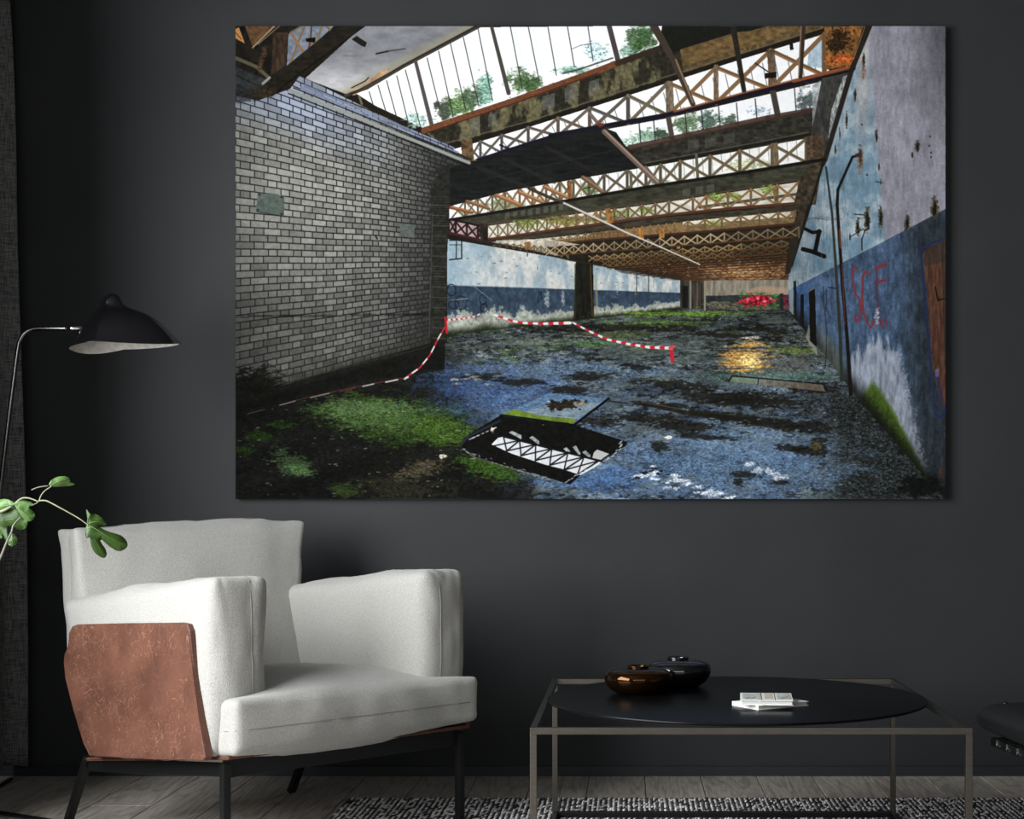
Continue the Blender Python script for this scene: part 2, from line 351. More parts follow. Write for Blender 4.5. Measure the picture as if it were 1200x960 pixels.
    for (x0, y0, y1, w) in ((746, 320, 350, 1.2), (760, 321, 352, 1.4), (618, 297, 300, 1.6), (630, 312, 316, 1)):
        line([(x0, y0), (x0, y1)], w, C(50, 48, 36), .8)
    dots(60, 545, 790, 300, 345, [C(30, 40, 45)], (.4, .8), (.5, .9))
    # graffiti tags and scratches on the left wall
    for (cx, cy, rx, ry) in ((529, 340, 5, 7), (540, 355, 7, 8), (532, 357, 6, 5), (566, 351, 4, 6), (567, 361, 4, 5)):
        line([(cx+rx*math.cos(t), cy+ry*math.sin(t)) for t in np.linspace(.3, 6.2, 16)], .9, C(10, 14, 22), .85)
    line([(528, 352), (548, 350)], .8, C(190, 200, 205), .6); line([(556, 336), (576, 352)], .8, C(170, 185, 195), .5)
    line([(597, 350), (607, 347), (612, 352)], 1, C(70, 40, 60), .6); line([(632, 342), (630, 355), (635, 350), (634, 342)], 1.2, C(16, 24, 36), .7)
    line([(527, 281.5), (541, 281.5), (541, 303), (527, 304.5)], 1.4, C(20, 22, 24)); line([(535, 283), (534.5, 303)], 1.1, C(20, 22, 24)); line([(527, 287), (540, 287)], .8, C(20, 22, 24))
    # dark pier
    poly([(675, 302), (695, 305), (696, 372), (672, 376)], C(24, 24, 18), 1, .7, 4, (2, 9))
    line([(692, 312), (694, 370)], 2.2, C(88, 62, 28), .6); line([(674, 310), (674, 372)], 1.6, C(50, 56, 20), .7); line([(698, 322), (700, 366)], 3, C(150, 150, 110), .5)
    # end of the hall
    poly([(797, 326), (826, 328), (826, 362), (797, 362)], C(54, 50, 42), 1, .7, 5, (1.5, 20))
    poly([(800, 335), (806, 335), (806, 361), (800, 361)], C(20, 20, 18)); line([(809, 330), (809, 361)], 2.2, C(120, 120, 108)); line([(817, 332), (817, 361)], 1.5, C(96, 78, 60)); line([(822, 332), (822, 361)], 1.2, C(40, 26, 20))
    poly([(825, 325), (927, 325), (927, 347), (825, 347)], C(128, 120, 104), 1, .35, 6, (3, 12))
    blob(900, 341, 22, 5, C(176, 142, 112), .7, .4, 2)
    poly([(827, 346.5), (927, 345.5), (927, 364), (827, 364)], C(38, 42, 44), 1, .5, 8, (3, 3))
    blob(845, 357, 18, 4, C(110, 104, 84), .7, .8, 3); blob(880, 361, 45, 2.5, C(96, 92, 62), .8, .8, 5)
    line([(826, 326), (826, 363)], 2, C(140, 132, 112))
    blob(890, 353, 25, 8, C(40, 84, 44), .9, .9, 9, ns=(.35, .5)); blob(886, 352, 17, 6.5, C(196, 26, 48), 1, .7, 12, .15, (.4, .5))
    for (a, b, c, d) in ((870, 348, 880, 356), (882, 346, 886, 358), (892, 347, 889, 357), (897, 348, 903, 357), (872, 357, 902, 350)):
        line([(a, b), ((a+c)/2+2, (b+d)/2-1), (c, d)], 1.1, C(70, 8, 20), .9)
    for (a, b) in ((876, 351), (888, 350), (896, 353), (903, 350)): blob(a, b, 2, 1.6, C(236, 120, 130), .8, .4, a, ns=(.5, .5))
    for (a, b) in ((872, 345), (892, 344), (908, 346), (910, 358)): blob(a, b, 4, 1.6, C(62, 130, 52), .8, .6, a, ns=(.5, .5))
    poly([(914, 344), (918, 344), (918, 364), (914, 364)], C(34, 36, 34)); blob(921, 353, 3, 7, C(120, 20, 44), .8)

    # ---- floor details
    def fpatch(*a, **k): blob(*a, **k)
    fpatch(462, 492, 86, 24, C(42, 66, 20), .85, .8, 2, .3, (.05, .16), .12)
    fpatch(440, 486, 60, 16, C(76, 106, 52), .6, .9, 6, .3, (.12, .4), .1)
    fpatch(520, 505, 34, 14, C(62, 94, 24), .8, .9, 8, .3, (.12, .4), .2)
    fpatch(430, 478, 45, 8, C(96, 128, 80), .4, 1.3, 11, .2, (.3, .7), -.05)
    dots(260, 385, 548, 468, 516, [C(130, 150, 96), C(30, 44, 12), C(24, 34, 12), C(92, 122, 50)], (.4, .9), (.4, .8), seed=12)
    fpatch(575, 549, 34, 12, C(52, 84, 22), .9, .8, 5, .3, (.15, .4), .25)
    fpatch(340, 543, 24, 12, C(54, 78, 42), .8, .8, 3, .2, (.12, .4), .4); fpatch(352, 551, 14, 6, C(84, 122, 66), .6, .9, 4, .2, (.2, .6), .3)
    fpatch(302, 512, 16, 6, C(34, 62, 14), .7, .9, 7); fpatch(330, 498, 14, 4, C(34, 66, 14), .7, .9, 9); fpatch(405, 575, 16, 7, C(50, 72, 24), .7, 1, 14); fpatch(286, 527, 10, 5, C(34, 60, 14), .7, 1, 15)
    fpatch(492, 551, 26, 8, C(112, 98, 66), .55, 1.1, 17, .4, (.25, .6), -.25); fpatch(470, 572, 50, 12, C(56, 54, 34), .5, 1, 19)
    fpatch(800, 368, 66, 3, C(98, 136, 30), .75, .8, 21, .3, (.06, .8)); fpatch(770, 379, 60, 3, C(80, 120, 34), .6, .9, 22, .3, (.06, .8)); fpatch(715, 392, 40, 4, C(70, 84, 30), .5, .9, 23)
    fpatch(690, 403, 30, 3, C(60, 110, 34), .6, .9, 24); fpatch(930, 411, 26, 4, C(92, 112, 36), .75, .7, 25); fpatch(905, 442, 70, 7, C(84, 122, 100), .55, .8, 26)
    fpatch(960, 404, 20, 2.5, C(150, 150, 124), .6, .6, 27); fpatch(925, 428, 40, 10, C(100, 100, 88), .5, .9, 28); fpatch(640, 400, 60, 3, C(120, 130, 110), .4, .9, 29)
    fpatch(605, 470, 85, 26, C(60, 94, 156), .5, .6, 31, .5, (.05, .1)); fpatch(545, 446, 50, 18, C(46, 72, 122), .55, .7, 32, .5)
    fpatch(640, 432, 110, 9, C(92, 122, 160), .5, .8, 33, .5, (.03, .2)); fpatch(860, 545, 120, 32, C(88, 124, 166), .6, .7, 34, .5, (.04, .1))
    fpatch(870, 520, 100, 14, C(110, 142, 176), .35, .8, 35); fpatch(690, 560, 60, 14, C(60, 104, 168), .5, .8, 36)
    for (a, b, c, d, e) in ((690, 441, 28, 4.5, 1), (668, 457, 26, 5, 2), (616, 448, 30, 4, 3), (745, 430, 20, 3, 4), (700, 421, 24, 2, 5), (796, 452, 44, 5, 6), (840, 466, 46, 7, 7), (890, 470, 50, 8, 8),
                            (850, 488, 44, 5, 9), (905, 497, 34, 6, 10), (945, 500, 26, 8, 11), (930, 525, 20, 4, 12), (945, 529, 14, 4, 13), (876, 556, 14, 4, 14), (865, 566, 6, 5, 15), (800, 500, 44, 5, 16), (775, 475, 34, 4, 17),
                            (825, 512, 36, 3.5, 18), (772, 524, 12, 5, 19), (960, 523, 11, 11, 20), (915, 565, 10, 3, 21), (570, 441, 22, 4, 22), (700, 495, 30, 5, 23), (760, 490, 40, 5, 24), (720, 384, 90, 5, 25), (860, 394, 80, 3, 26), (900, 387, 36, 3, 27), (950, 455, 30, 5, 28)):
        blob(a, b, c, d, C(22, 20, 14), .78, 1.0, e+40, .25, (.12, .5), .08 if a > 740 else 0)
    blob(957, 523, 6, 6, C(96, 90, 44), .6, .9, 3, ns=(.5, .5)); line([(750, 472), (800, 483), (850, 489), (890, 496)], 4.5, C(28, 24, 14), .8, 6); line([(752, 471), (805, 481)], 1.2, C(90, 84, 54), .7)
    for i in range(34):                                    # broken sheen near the bottom edge
        t = rs.rand(); a = 744+t*110+rs.randn()*6; b = 552+t*32+rs.randn()*5
        blob(a, b, 3+3*rs.rand(), 1.2+1.5*rs.rand(), C(208, 220, 235), .75, 1.0, i, ns=(.5, .6))
    for i in range(8): blob(752+rs.randn()*16, 557+rs.randn()*5, 3, 1.4, C(10, 12, 20), .8, 1, i, ns=(.5, .6))
    for i in range(10): blob(876+i*5+rs.randn()*3, 545+i*1.6+rs.randn()*3, 5, 2.2, C(206, 214, 224), .6, .9, i+70, ns=(.4, .6))
    for i in range(9): blob(558+rs.randn()*16, 444+rs.randn()*4, 5, 1.2, C(160, 158, 142), .6, .9, i, ns=(.4, .6))
    # low sun mirrored in the wet floor
    blob(876, 421, 26, 12, C(214, 150, 60), .8, 1.0, 3, .5, (.05, .5)); blob(878, 424, 13, 9, C(250, 208, 120), .8, 1.0, 8, .45, (.08, .6)); blob(885, 403, 14, 4, C(210, 160, 84), .7, .9, 9, .4, (.1, .7)); blob(880, 396, 14, 1.5, C(220, 214, 200), .7, .8, 10)
    line([(854, 447), (858, 440.5), (965, 450), (969, 458)], 1.4, C(20, 18, 14)); poly([(859, 442), (888, 444), (888, 450), (855, 447.5)], C(128, 138, 110), .6); poly([(890, 444), (964, 451), (967, 459), (890, 451)], C(120, 106, 88), .7, .3); line([(889, 443), (888, 451)], 1, C(20, 18, 14))
    # blue hatch cover beside the pit
    poly([(645, 461), (713, 467.5), (675, 496), (587, 485)], C(82, 114, 148), .95, .4, 9, (3, 1.4)); poly([(655, 471), (706, 472), (674, 492), (610, 484)], C(136, 148, 146), .6, .4, 12, (3, 1.4))
    blob(662, 475, 20, 6, C(34, 26, 16), .95, .9, 44, .15, (.25, .5), -.1); blob(680, 473, 7, 2, C(170, 120, 60), .6, .9, 3)
    poly([(587, 485), (605, 480), (630, 487), (675, 491), (672, 496.5), (630, 491)], C(104, 130, 26), .95, .3)
    line([(713.5, 467), (690, 485), (674, 497)], 2.6, C(8, 8, 8)); line([(586, 486), (630, 492), (674, 498)], 1.6, C(6, 6, 6)); line([(714, 470), (735, 473)], 1.4, C(14, 16, 18), .8)
    # flooded pit with the roof mirrored in it
    poly([(586, 487), (676, 499), (735, 518), (733, 523), (690, 548), (668, 568), (640, 560), (560, 538), (540, 523), (545, 512)], C(15, 15, 13), 1, .5, 13, (4, 2))
    line([(540, 522), (548, 512), (586, 493)], 2.5, C(40, 46, 56), .8); line([(542, 526), (556, 536), (600, 549), (640, 560), (660, 566)], 1.2, C(120, 126, 124), .65)
    rp = [(577, 521), (590, 511), (697, 541), (718, 538), (706, 540), (690, 550), (676, 554)]
    poly([(576, 521), (584, 513), (592, 511.5), (640, 523), (706, 541), (697, 548), (680, 557), (660, 550), (640, 545), (600, 532)], C(214, 216, 222), 1, .08)
    for (a, b, c, d) in ((596, 507, 611, 512), (620, 513, 632, 519), (660, 526, 668, 530), (671, 524, 680, 533), (682, 530, 692, 535)): poly([(a, b), (a+4, b-2), (c, d-2), (c, d+3)], C(176, 186, 184), .8, .5)
    poly([(696, 530), (700, 527), (714, 532), (704, 539), (694, 537)], C(202, 200, 200), .9)
    def pitx(n_, i): return i/n_
    A = [(576, 522), (594, 511)]
    top = lambda t: (590+t*118, 511.5+t*30); bot = lambda t: (577+t*105, 523+t*35)
    vs = [0, .16, .32, .48, .64, .8, .95]
    for i in range(len(vs)-1):
        a0, a1 = top(vs[i]), top(vs[i+1]); b0, b1 = bot(vs[i]), bot(vs[i+1])
        line([a0, b1], 1.5, C(20, 20, 18)); line([a1, b0], 1.5, C(20, 20, 18)); line([a1, b1], 1.7, C(18, 18, 16))
    line([top(0), top(1)], 2.4, C(16, 16, 14))
    pr = [(662, 566), (680, 554), (700, 545), (716, 536), (727, 524), (726, 516)]
    for i in range(len(pr)-1):
        for k in range(5):
            t = k/5; a = lerp(pr[i][0], pr[i+1][0], t)+rs.randn()*.7; b = lerp(pr[i][1], pr[i+1][1], t)+rs.randn()*.5
            line([(a, b), (a+2.2, b-1.2)], 1.1, C(206, 212, 216), .8)
    for i in range(40):
        t = rs.rand(); a = lerp(543, 650, t)+rs.randn()*2; b = lerp(528, 565, t)+rs.randn()*1.5; line([(a, b), (a+1.6, b+.5)], .9, C(170, 175, 170), .7)
    for i in range(14): a = 548+rs.rand()*32; b = 516-(a-548)*.45; line([(a, b), (a+2.4, b-1)], 1.3, C(190, 190, 196), .8)
    blob(577, 504, 2, 3, C(220, 206, 180), .9); blob(519, 535, 4, 2, C(230, 222, 200), .8); blob(783, 513, 4, 3, C(220, 214, 200), .8, .9, 2)
    dots(520, 560, 1000, 430, 585, [C(190, 205, 220), C(160, 170, 170), C(10, 12, 14), C(16, 16, 14), C(18, 20, 18)], (.3, .9), (.3, .8), seed=5, cond=lambda a, b: not (545 < a < 735 and 500 < b < 566))
    dots(170, 280, 560, 470, 585, [C(150, 152, 130), C(110, 120, 90), C(70, 90, 50), C(200, 196, 170)], (.2, .8), (.3, .8), seed=6)
    dots(330, 530, 960, 366, 430, [C(150, 160, 160), C(12, 16, 18), C(20, 22, 18), C(100, 120, 70)], (.7, 1.4), (.3, .7), seed=8)
    dots(420, 960, 1100, 450, 585, [C(120, 122, 110), C(160, 156, 140), C(80, 84, 76), C(12, 12, 12)], (.2, .6), (.3, .8), seed=9, cond=lambda a, b: a < 985+(b-450)*1.1)

    # ---- right hand wall
    rb = lambda x: 372+(x-930)*(560-372)/(1085-930)
    sl, m = mask([(1017, 30), (1109, 30), (1109, 586), (1086, 562), (1000, 461), (960, 408), (925, 366), (923, 322), (928, 308), (966, 188)])
    x = X[sl]; y = Y[sl]; iz = np.maximum(x-905, 8); u = 4000/iz; v = (y-343)/iz
    n = fbm(u*4, v*3, 81, 5); n2 = fbm(u*22, v*2.2, 83, 5); n3 = fbm(x/3, y/12, 85, 4); n4 = fbm(x/2.2, y/2.2, 89, 4)
    wc = lerp(C(110, 144, 166), C(150, 168, 178), sm(.35, .65, N2[sl])[..., None])
    wc = lerp(wc, C(140, 139, 152), sm(-3, 5, x-(1020+(y-100)*.09))[..., None])
    wc = lerp(wc, C(168, 164, 162), (sm(14, 2, np.abs(x-(1008-(y-60)*.02)-4))*sm(200, 120, y)*.7)[..., None])
    wc = wc*(.84+.28*n3)[..., None]*(.9+.2*n4)[..., None]*(.85+.3*N2[sl])[..., None]
    wc = wc*lerp(1, .62, sm(1050, 1108, x)*sm(200, 40, y))[..., None]
    wc = wc*(1-.35*sm(1010, 935, x)*n2)[..., None]
    ub = 290+(x-1022)*np.where(x > 1022, -.523, -.523)
    ub = np.where(x < 1022, 290+(1022-x)*.516, 290-(x-1022)*.523)
    bb = lerp(C(62, 84, 114), C(42, 52, 60), sm(1045, 1085, x+20*(n-.5))[..., None])
    bb = lerp(bb, C(44, 74, 118), sm(960, 935, x)[..., None])
    bb = bb*(.62+.7*n3)[..., None]*(.8+.4*n4)[..., None]*(.75+.5*N2[sl])[..., None]
    wc = lerp(wc, bb, sm(-.8, .8, y-ub)[..., None])
    # peeled white bloom, moss, dark foot
    cx = 1005+np.clip((y-390), 0, 200)*.36
    bl_ = sm(0, 14, (y-(392+np.abs(x-1030)*.5))+16*(n3-.5)*2)*sm(4, -8, x-(1062+(y-440)*.22)+16*(n4-.5))*sm(-6, 2, x-998)
    wc = lerp(wc, (C(144, 152, 166)*(.6+.75*n3)[..., None]), (bl_*.85)[..., None])
    ed = 443+np.maximum(x-1022, 0)**1.25*.62+np.maximum(1022-x, 0)*1.5
    ms = sm(-3, 12, y-ed+12*(n4-.5))*sm(1092, 1084, x)
    wc = lerp(wc, C(66, 92, 24)*(.5+.9*n4)[..., None], ms[..., None])
    wc = lerp(wc, C(26, 34, 14), (sm(22, 66, y-ed+14*(n3-.5))*sm(1092, 1080, x))[..., None])
    wc = lerp(wc, C(18, 20, 16), (sm(26, 0, rb(x)-y+8*(n-.5))*.85)[..., None])
    wc = lerp(wc, C(112, 118, 100)*(.5+.7*n3)[..., None], (sm(40, 15, rb(x)-y)*sm(25, 5, np.abs(x-975))*.6)[..., None])
    put(sl, m, wc)
    sl2, m2 = mask([(944, 396), (948, 380), (956, 400), (958, 418)]); put(sl2, m2, C(140, 140, 128), .7)
    blob(1078, 570, 26, 12, C(14, 15, 14), .9, .6, 3); blob(1104, 556, 4, 9, C(70, 42, 28), .6)
    # plaster holes, scars
    for (a, b, c, d) in ((1075, 172, 2.5, 7), (1069, 182, 1.2, 4), (1095, 245, 4.5, 12), (1063, 262, 3.5, 10), (1032, 255, 2.5, 14), (1016, 257, 3, 14), (1005, 266, 2.5, 10), (1027, 160, 1.6, 8), (1002, 112, 1.4, 8), (992, 140, 1.4, 8), (984, 157, 1, 6), (1008, 183, 2.6, 12), (1012, 70, 2, 8), (979, 175, 1, 6), (1030, 195, 1.2, 4)):
        blob(a, b, c, d, C(66, 58, 42), .9, .6, int(a), .25, (.4, .3)); blob(a+.3, b, c*.45, d*.6, C(22, 18, 12), .9, .5, int(a)+1, .25, (.4, .3))
    blob(1012, 85, 2, 9, C(150, 84, 54), .6, .6, 3); blob(1008, 190, 3.5, 14, C(120, 70, 44), .4)
    for (a, b) in ((1010, 146), (1089, 171), (1091, 179), (1091, 184), (1016, 205), (1090, 160)): blob(a, b, 1, 1.2, C(30, 26, 22), .9, .2)
    line([(1026, 213), (1034, 214)], .9, C(20, 18, 16)); line([(1032, 210), (1032, 216)], .8, C(20, 18, 16))
    for k in range(26):
        a = 1025+rs.rand()*80; b = 40+rs.rand()*190; line([(a, b), (a+rs.randn()*2, b+8+rs.rand()*22)], .7, C(90, 88, 96), .35)
    for k in range(20): a = 962+rs.rand()*40; b = 200+rs.rand()*80; line([(a, b), (a+1, b+10+rs.rand()*18)], .8, C(60, 66, 66), .35)
    # brackets, pipes
    line([(968, 196), (975, 250), (980, 320), (985, 400), (986, 445)], 2.2, C(40, 48, 46), 1, 4.2); line([(974, 250), (984, 440)], .7, C(90, 104, 100), .6)
    line([(1006, 182), (999, 184), (982, 222), (981, 240), (987, 330), (993, 400), (997, 462)], 2.6, C(24, 20, 18), 1, 4.4); line([(984, 270), (985, 290)], 2.6, C(110, 56, 30), .8); line([(987, 310), (990, 380)], 1.4, C(140, 70, 56), .5)
    line([(1003, 182), (1008, 180)], 3, C(70, 40, 26))
    line([(944, 268.5), (952, 272.5), (961, 271.5)], 4, C(16, 14, 13)); line([(960, 271), (955, 296)], 5, C(16, 14, 13)); line([(941, 292), (952, 295), (966, 300.5)], 5, C(16, 14, 13))
    line([(1001, 251), (1013, 252)], 1, C(20, 16, 14)); line([(996, 278), (1012, 268)], 1, C(20, 16, 14)); line([(1014, 270), (1010, 280), (1010, 293)], 1.2, C(20, 16, 14)); line([(1018, 255), (1018, 268), (1013, 270)], 2, C(40, 30, 22)); line([(996, 275), (996, 281)], 1.2, C(20, 16, 14)); line([(971, 337), (980, 338)], 1, C(16, 16, 16))
    for i in range(9): a = 935+i*4.6; b = 330-i*5.2; line([(a, b), (a+1, b+4+i*.4)], 1, C(70, 84, 92), .6)
    # doorways along the wall
    poly([(948, 342), (955, 338), (957, 407), (949, 399)], C(18, 17, 15)); line([(947, 342), (954, 338)], 1.4, C(96, 96, 84)); poly([(938, 346), (942, 344), (942, 386), (938, 381)], C(18, 18, 16)); poly([(930, 330), (933, 329), (934, 377), (931, 371)], C(24, 24, 22)); poly([(924, 330), (929, 328), (930, 370), (925, 364)], C(150, 158, 156), .7)
    line([(965, 335), (966, 360), (969, 392), (967, 432)], .9, C(20, 26, 34), .8); 
    for i in range(6): line([(963+rs.rand()*6, 335+rs.rand()*30), (965+rs.rand()*6, 340+rs.rand()*30)], 1, C(26, 40, 60), .7)
    # red letters S C F
    red = C(128, 40, 48)
    line([(1004, 314), (1001, 313), (999.5, 320), (1000, 332), (1003, 345), (1008, 352), (1008, 365), (1006, 377), (1003, 376), (1002, 370)], 2.1, red)
    line([(1018, 322), (1015, 318), (1011, 324), (1010.5, 345), (1011, 362), (1016, 378), (1020, 384), (1023, 380), (1024, 374)], 2.1, red)
    line([(1026, 315), (1038, 310)], 3.4, red); line([(1027, 316), (1028, 345), (1030, 368), (1032, 380)], 1.6, C(90, 40, 60)); line([(1029, 331), (1037, 328)], 3.2, red)
    for a in (1027, 1033, 1039): line([(a, 375), (a+.3, 383)], 2, red, .85)
    blob(1028, 371, 2.4, 9, C(150, 160, 180), .8, .6, 4)
    # brown door with rounded blue frame
    line([(1110, 278), (1090, 286), (1081, 291), (1079, 297), (1083, 340), (1088, 400), (1092, 450), (1097, 486), (1103, 490), (1107, 480)], 2.6, C(32, 40, 80))
    poly([(1110, 281), (1092, 288), (1083, 293), (1082, 300), (1088, 360), (1092, 420), (1096, 445), (1100, 462), (1106, 480), (1110, 470)], C(84, 52, 38), 1, .5, 21, (1.6, 14))
    poly([(1110, 281), (1092, 288), (1083, 293), (1084, 312), (1110, 306)], C(48, 44, 40), .6); line([(1096, 336), (1099, 352), (1110, 349)], 1.6, C(20, 16, 14)); line([(1098, 438), (1102, 460), (1108, 482)], 3.5, C(36, 42, 84), .7)
    line([(1098, 434), (1098, 440)], 4, C(120, 120, 200), .5)
    poly([(1104, 300), (1109, 298), (1109, 430), (1106, 430)], C(44, 38, 34), .6)

    # ---- ceiling: white soffit, slanted glazing
    sl, m = mask([(340, 108), (426, 30), (562, 30), (410, 112), (352, 90), (345, 96)])
    x = X[sl]; y = Y[sl]
    c = lerp(C(128, 130, 136), C(196, 196, 198), sm(60, 108, y)[..., None])*(.8+.35*fbm(x/14, y/6, 91, 5))[..., None]
    d = (y-(108+(x-412)*(30-108)/(562-412)))
    c = lerp(c, C(150, 142, 110), sm(-16, -2, d)[..., None]*.7)
    put(sl, m, c)
    line([(441, 63), (455, 60)], 1.7, C(24, 22, 20)); line([(455, 60), (475, 57)], 1, C(40, 38, 34)); line([(402, 65), (417, 66)], .8, C(90, 86, 84), .6)
    poly([(408, 108), (424, 101), (446, 83), (458, 80), (447, 92), (430, 106), (414, 112)], C(176, 142, 104), 1, .35); line([(412, 103), (428, 95), (432, 91)], 1.2, C(30, 20, 14))
    glass = C(250, 251, 252)
    poly([(418, 110), (470, 80), (560, 32), (776, 30), (772, 56), (700, 84), (600, 116), (500, 152), (440, 124)], glass, 1, .02)
    for k, (a, b, c_, d_, col) in enumerate(((523, 128, 12, 12, C(52, 62, 44)), (540, 122, 14, 14, C(90, 124, 66)), (555, 116, 12, 12, C(66, 92, 62)), (569, 104, 8, 18, C(110, 160, 140)), (612, 94, 16, 12, C(72, 104, 58)),
                        (620, 98, 12, 8, C(54, 84, 40)), (672, 82, 18, 4, C(120, 170, 150)), (700, 60, 14, 10, C(180, 214, 220)), (742, 50, 10, 16, C(60, 92, 54)), (758, 44, 12, 16, C(50, 84, 40)), (490, 140, 14, 8, C(160, 190, 180)), (733, 60, 8, 6, C(140, 180, 160)))):
        blob(a, b, c_, d_, col, .9, .8, k+3, .3, (.16, .16))
    line([(660, 86), (680, 81), (700, 74), (718, 68)], 2, C(40, 50, 36), .8)
    # top frame of glazing
    line([(405, 112), (430, 103), (472, 78), (562, 30)], 3.4, C(62, 56, 50), 1, 5); line([(410, 111), (470, 78), (560, 30)], 1, C(30, 24, 20))
    thin = [((432.6, 107.5), (437, 122)), ((443, 100), (452, 130)), ((453, 94.6), (465, 138)), ((465, 89), (478, 142)), ((475, 82), (493, 150)), ((500.5, 68), (516, 130)), ((514, 60), (531, 136)), ((528, 51.5), (546, 130)),
            ((543, 44), (561, 124)), ((560, 33), (577, 117)), ((598, 31), (612, 104)), ((619, 31), (632, 96)), ((642, 31), (652, 88)), ((665, 31), (673, 78)), ((689, 31), (695, 71))]
    for a, b in thin: line([a, b], 1.1, C(40, 42, 46), .95)
    for a, b in (((604, 34), (616, 92)), ((625, 34), (637, 92)), ((650, 50), (656, 86)), ((556, 60), (565, 100))): line([a, b], .6, C(150, 190, 200), .5)
    line([(671, 57), (681, 53), (693, 51)], .8, C(50, 60, 60), .8)
    line([(487, 72), (506, 147)], 4, C(78, 72, 70), 1, 5); line([(576, 31), (596, 109)], 4, C(70, 64, 60), 1, 5); line([(714, 31), (724, 70)], 6, C(70, 62, 62)); line([(421, 113), (424, 122)], 2.6, C(110, 96, 80))
    # beam one
    sl, m = mask([(495, 152), (600, 119), (705, 82), (770, 58), (830, 38), (870, 30), (985, 30), (966, 40), (880, 66), (780, 97), (620, 145), (527, 172), (510, 165)])
    x = X[sl]; y = Y[sl]
    c = lerp(C(44, 42, 32), C(104, 98, 66), sm(.42, .62, fbm(x/9, y/22, 95, 4))[..., None])*(.6+.7*N1[sl])[..., None]
    c = lerp(c, C(112, 84, 46)*(.6+.7*N1[sl])[..., None], (sm(790, 820, x)*.75)[..., None]); put(sl, m, c)
    line([(497, 153), (600, 119), (700, 83), (724, 74)], 7.5, C(112, 62, 36)); line([(500, 156), (600, 122), (700, 86)], 1.2, C(60, 30, 20)); line([(724, 74), (775, 56)], 7, C(52, 40, 30))
    for i in range(120): t = rs.rand(); a = lerp(500, 720, t); b = 152-(a-500)*.352+rs.randn()*2; line([(a, b), (a+1.5, b-.5)], 1, [C(150, 84, 50), C(70, 36, 22)][i % 2], .6)
    poly([(776, 30), (900, 30), (860, 42), (790, 62), (774, 56)], C(26, 28, 22)); poly([(797, 58), (862, 38), (938, 30), (936, 36), (800, 78)], C(112, 86, 48), .85, .5, 3, (6, 4))
    for (a, b, c_, d_) in ((552, 142, 562, 158), (572, 135, 582, 151), (636, 113, 650, 132), (662, 103, 676, 122), (690, 96, 702, 112)): poly([(a, b), (c_, b-4), (c_, d_-6), (a, d_-2)], C(102, 102, 98), .6, .4)
    line([(524, 172), (620, 146), (780, 95), (870, 66), (966, 36)], 4.5, C(30, 26, 20), 1, 6); line([(522, 168), (620, 142), (780, 90), (870, 62), (960, 34)], 1.2, C(106, 98, 78), .8)

    def truss(T, B, xs, wt, col, wx=1.6, bg=None, vert=None, chord=None, post=None):
        def at(P, x):
            for i in range(len(P)-1):
                if P[i][0] <= x <= P[i+1][0]: 
                    t = (x-P[i][0])/(P[i+1][0]-P[i][0]); return (x, P[i][1]+t*(P[i+1][1]-P[i][1]))
            return (x, P[-1][1] if x > P[-1][0] else P[0][1])
        if bg is not None: poly(list(T)+list(B)[::-1], bg[0], bg[1], bg[2] if len(bg) > 2 else 0, 17, (6, 3))
        cols = col if isinstance(col, list) else [col]
        for i in range(len(xs)-1):
            c_ = cols[i*len(cols)//(len(xs)-1)] if len(cols) > 1 else cols[0]
            k = wx*(1 if not isinstance(wx, tuple) else 1)
            f = wt[0]+(wt[1]-wt[0])*i/max(1, len(xs)-2)
            dk_ = c_*.6
            a0, a1, b0, b1 = at(T, xs[i]), at(T, xs[i+1]), at(B, xs[i]), at(B, xs[i+1])
            line([a0, b1], f, c_); line([(a0[0]+f*.4, a0[1]), (b1[0]+f*.4, b1[1])], f*.35, dk_, .8)
            line([a1, b0], f, c_*.9); line([a1, b1], f*(1.15 if vert is None else vert), c_*.75)
        if chord: line(B, chord[0], chord[1], 1, chord[2] if len(chord) > 2 else None)

    # truss one
    T1 = [(528, 176), (620, 149), (780, 98), (870, 69), (966, 40)]; B1 = [(528, 196), (560, 188), (645, 161), (710, 150), (780, 136), (1000, 80)]
    poly([(528, 176), (620, 149), (780, 98), (870, 69), (966, 40), (972, 86), (780, 136), (710, 150), (645, 162), (560, 190), (526, 200)], glass*.985, 1, .03)
    for a in np.arange(560, 960, 14.5): line([(a, 180-(a-540)*.3), (a+6, 185-(a-540)*.23)], .9, C(60, 62, 60), .8)
    poly([(905, 56), (944, 44), (966, 40), (968, 80), (946, 84), (944, 60)], C(170, 190, 206), .0)
    poly([(948, 58), (963, 42), (967, 55), (966, 80), (946, 78)], C(160, 184, 200), .9, .2)
    g1, g2, g3 = C(98, 92, 84), C(120, 106, 84), C(146, 106, 66)
    truss(T1, B1, [548, 563, 588, 619, 654, 691, 736, 783, 839, 903, 966], (2.6, 5), [g1, g1, g1, C(112, 98, 86), C(118, 100, 84), g1, g2, g3, g3, g3])
    poly([(540, 165), (553, 162), (556, 190), (542, 194)], C(96, 72, 44), 1, .6); line([(558, 188), (568, 184)], 4, C(100, 96, 64))
    post([(784, 96), (786, 138)], 9, C(110, 92, 72), .9); post([(903, 58), (906, 98)], 9, C(96, 76, 56), .95); post([(839, 76), (840, 116)], 5, C(120, 100, 78), .8)
    line([(885, 74), (900, 84)], 1.4, C(30, 24, 22)); poly([(896, 86), (910, 84), (910, 91), (896, 92)], C(24, 20, 18)); poly([(925, 50), (929, 50), (930, 58), (926, 59)], C(24, 22, 22))
    line([(586, 170), (596, 174)], 2.2, C(30, 26, 50))
    # glazing below truss one, right
    poly([(708, 152), (780, 139), (965, 95), (960, 128), (900, 140), (738, 174)], glass*.97, 1, .03)
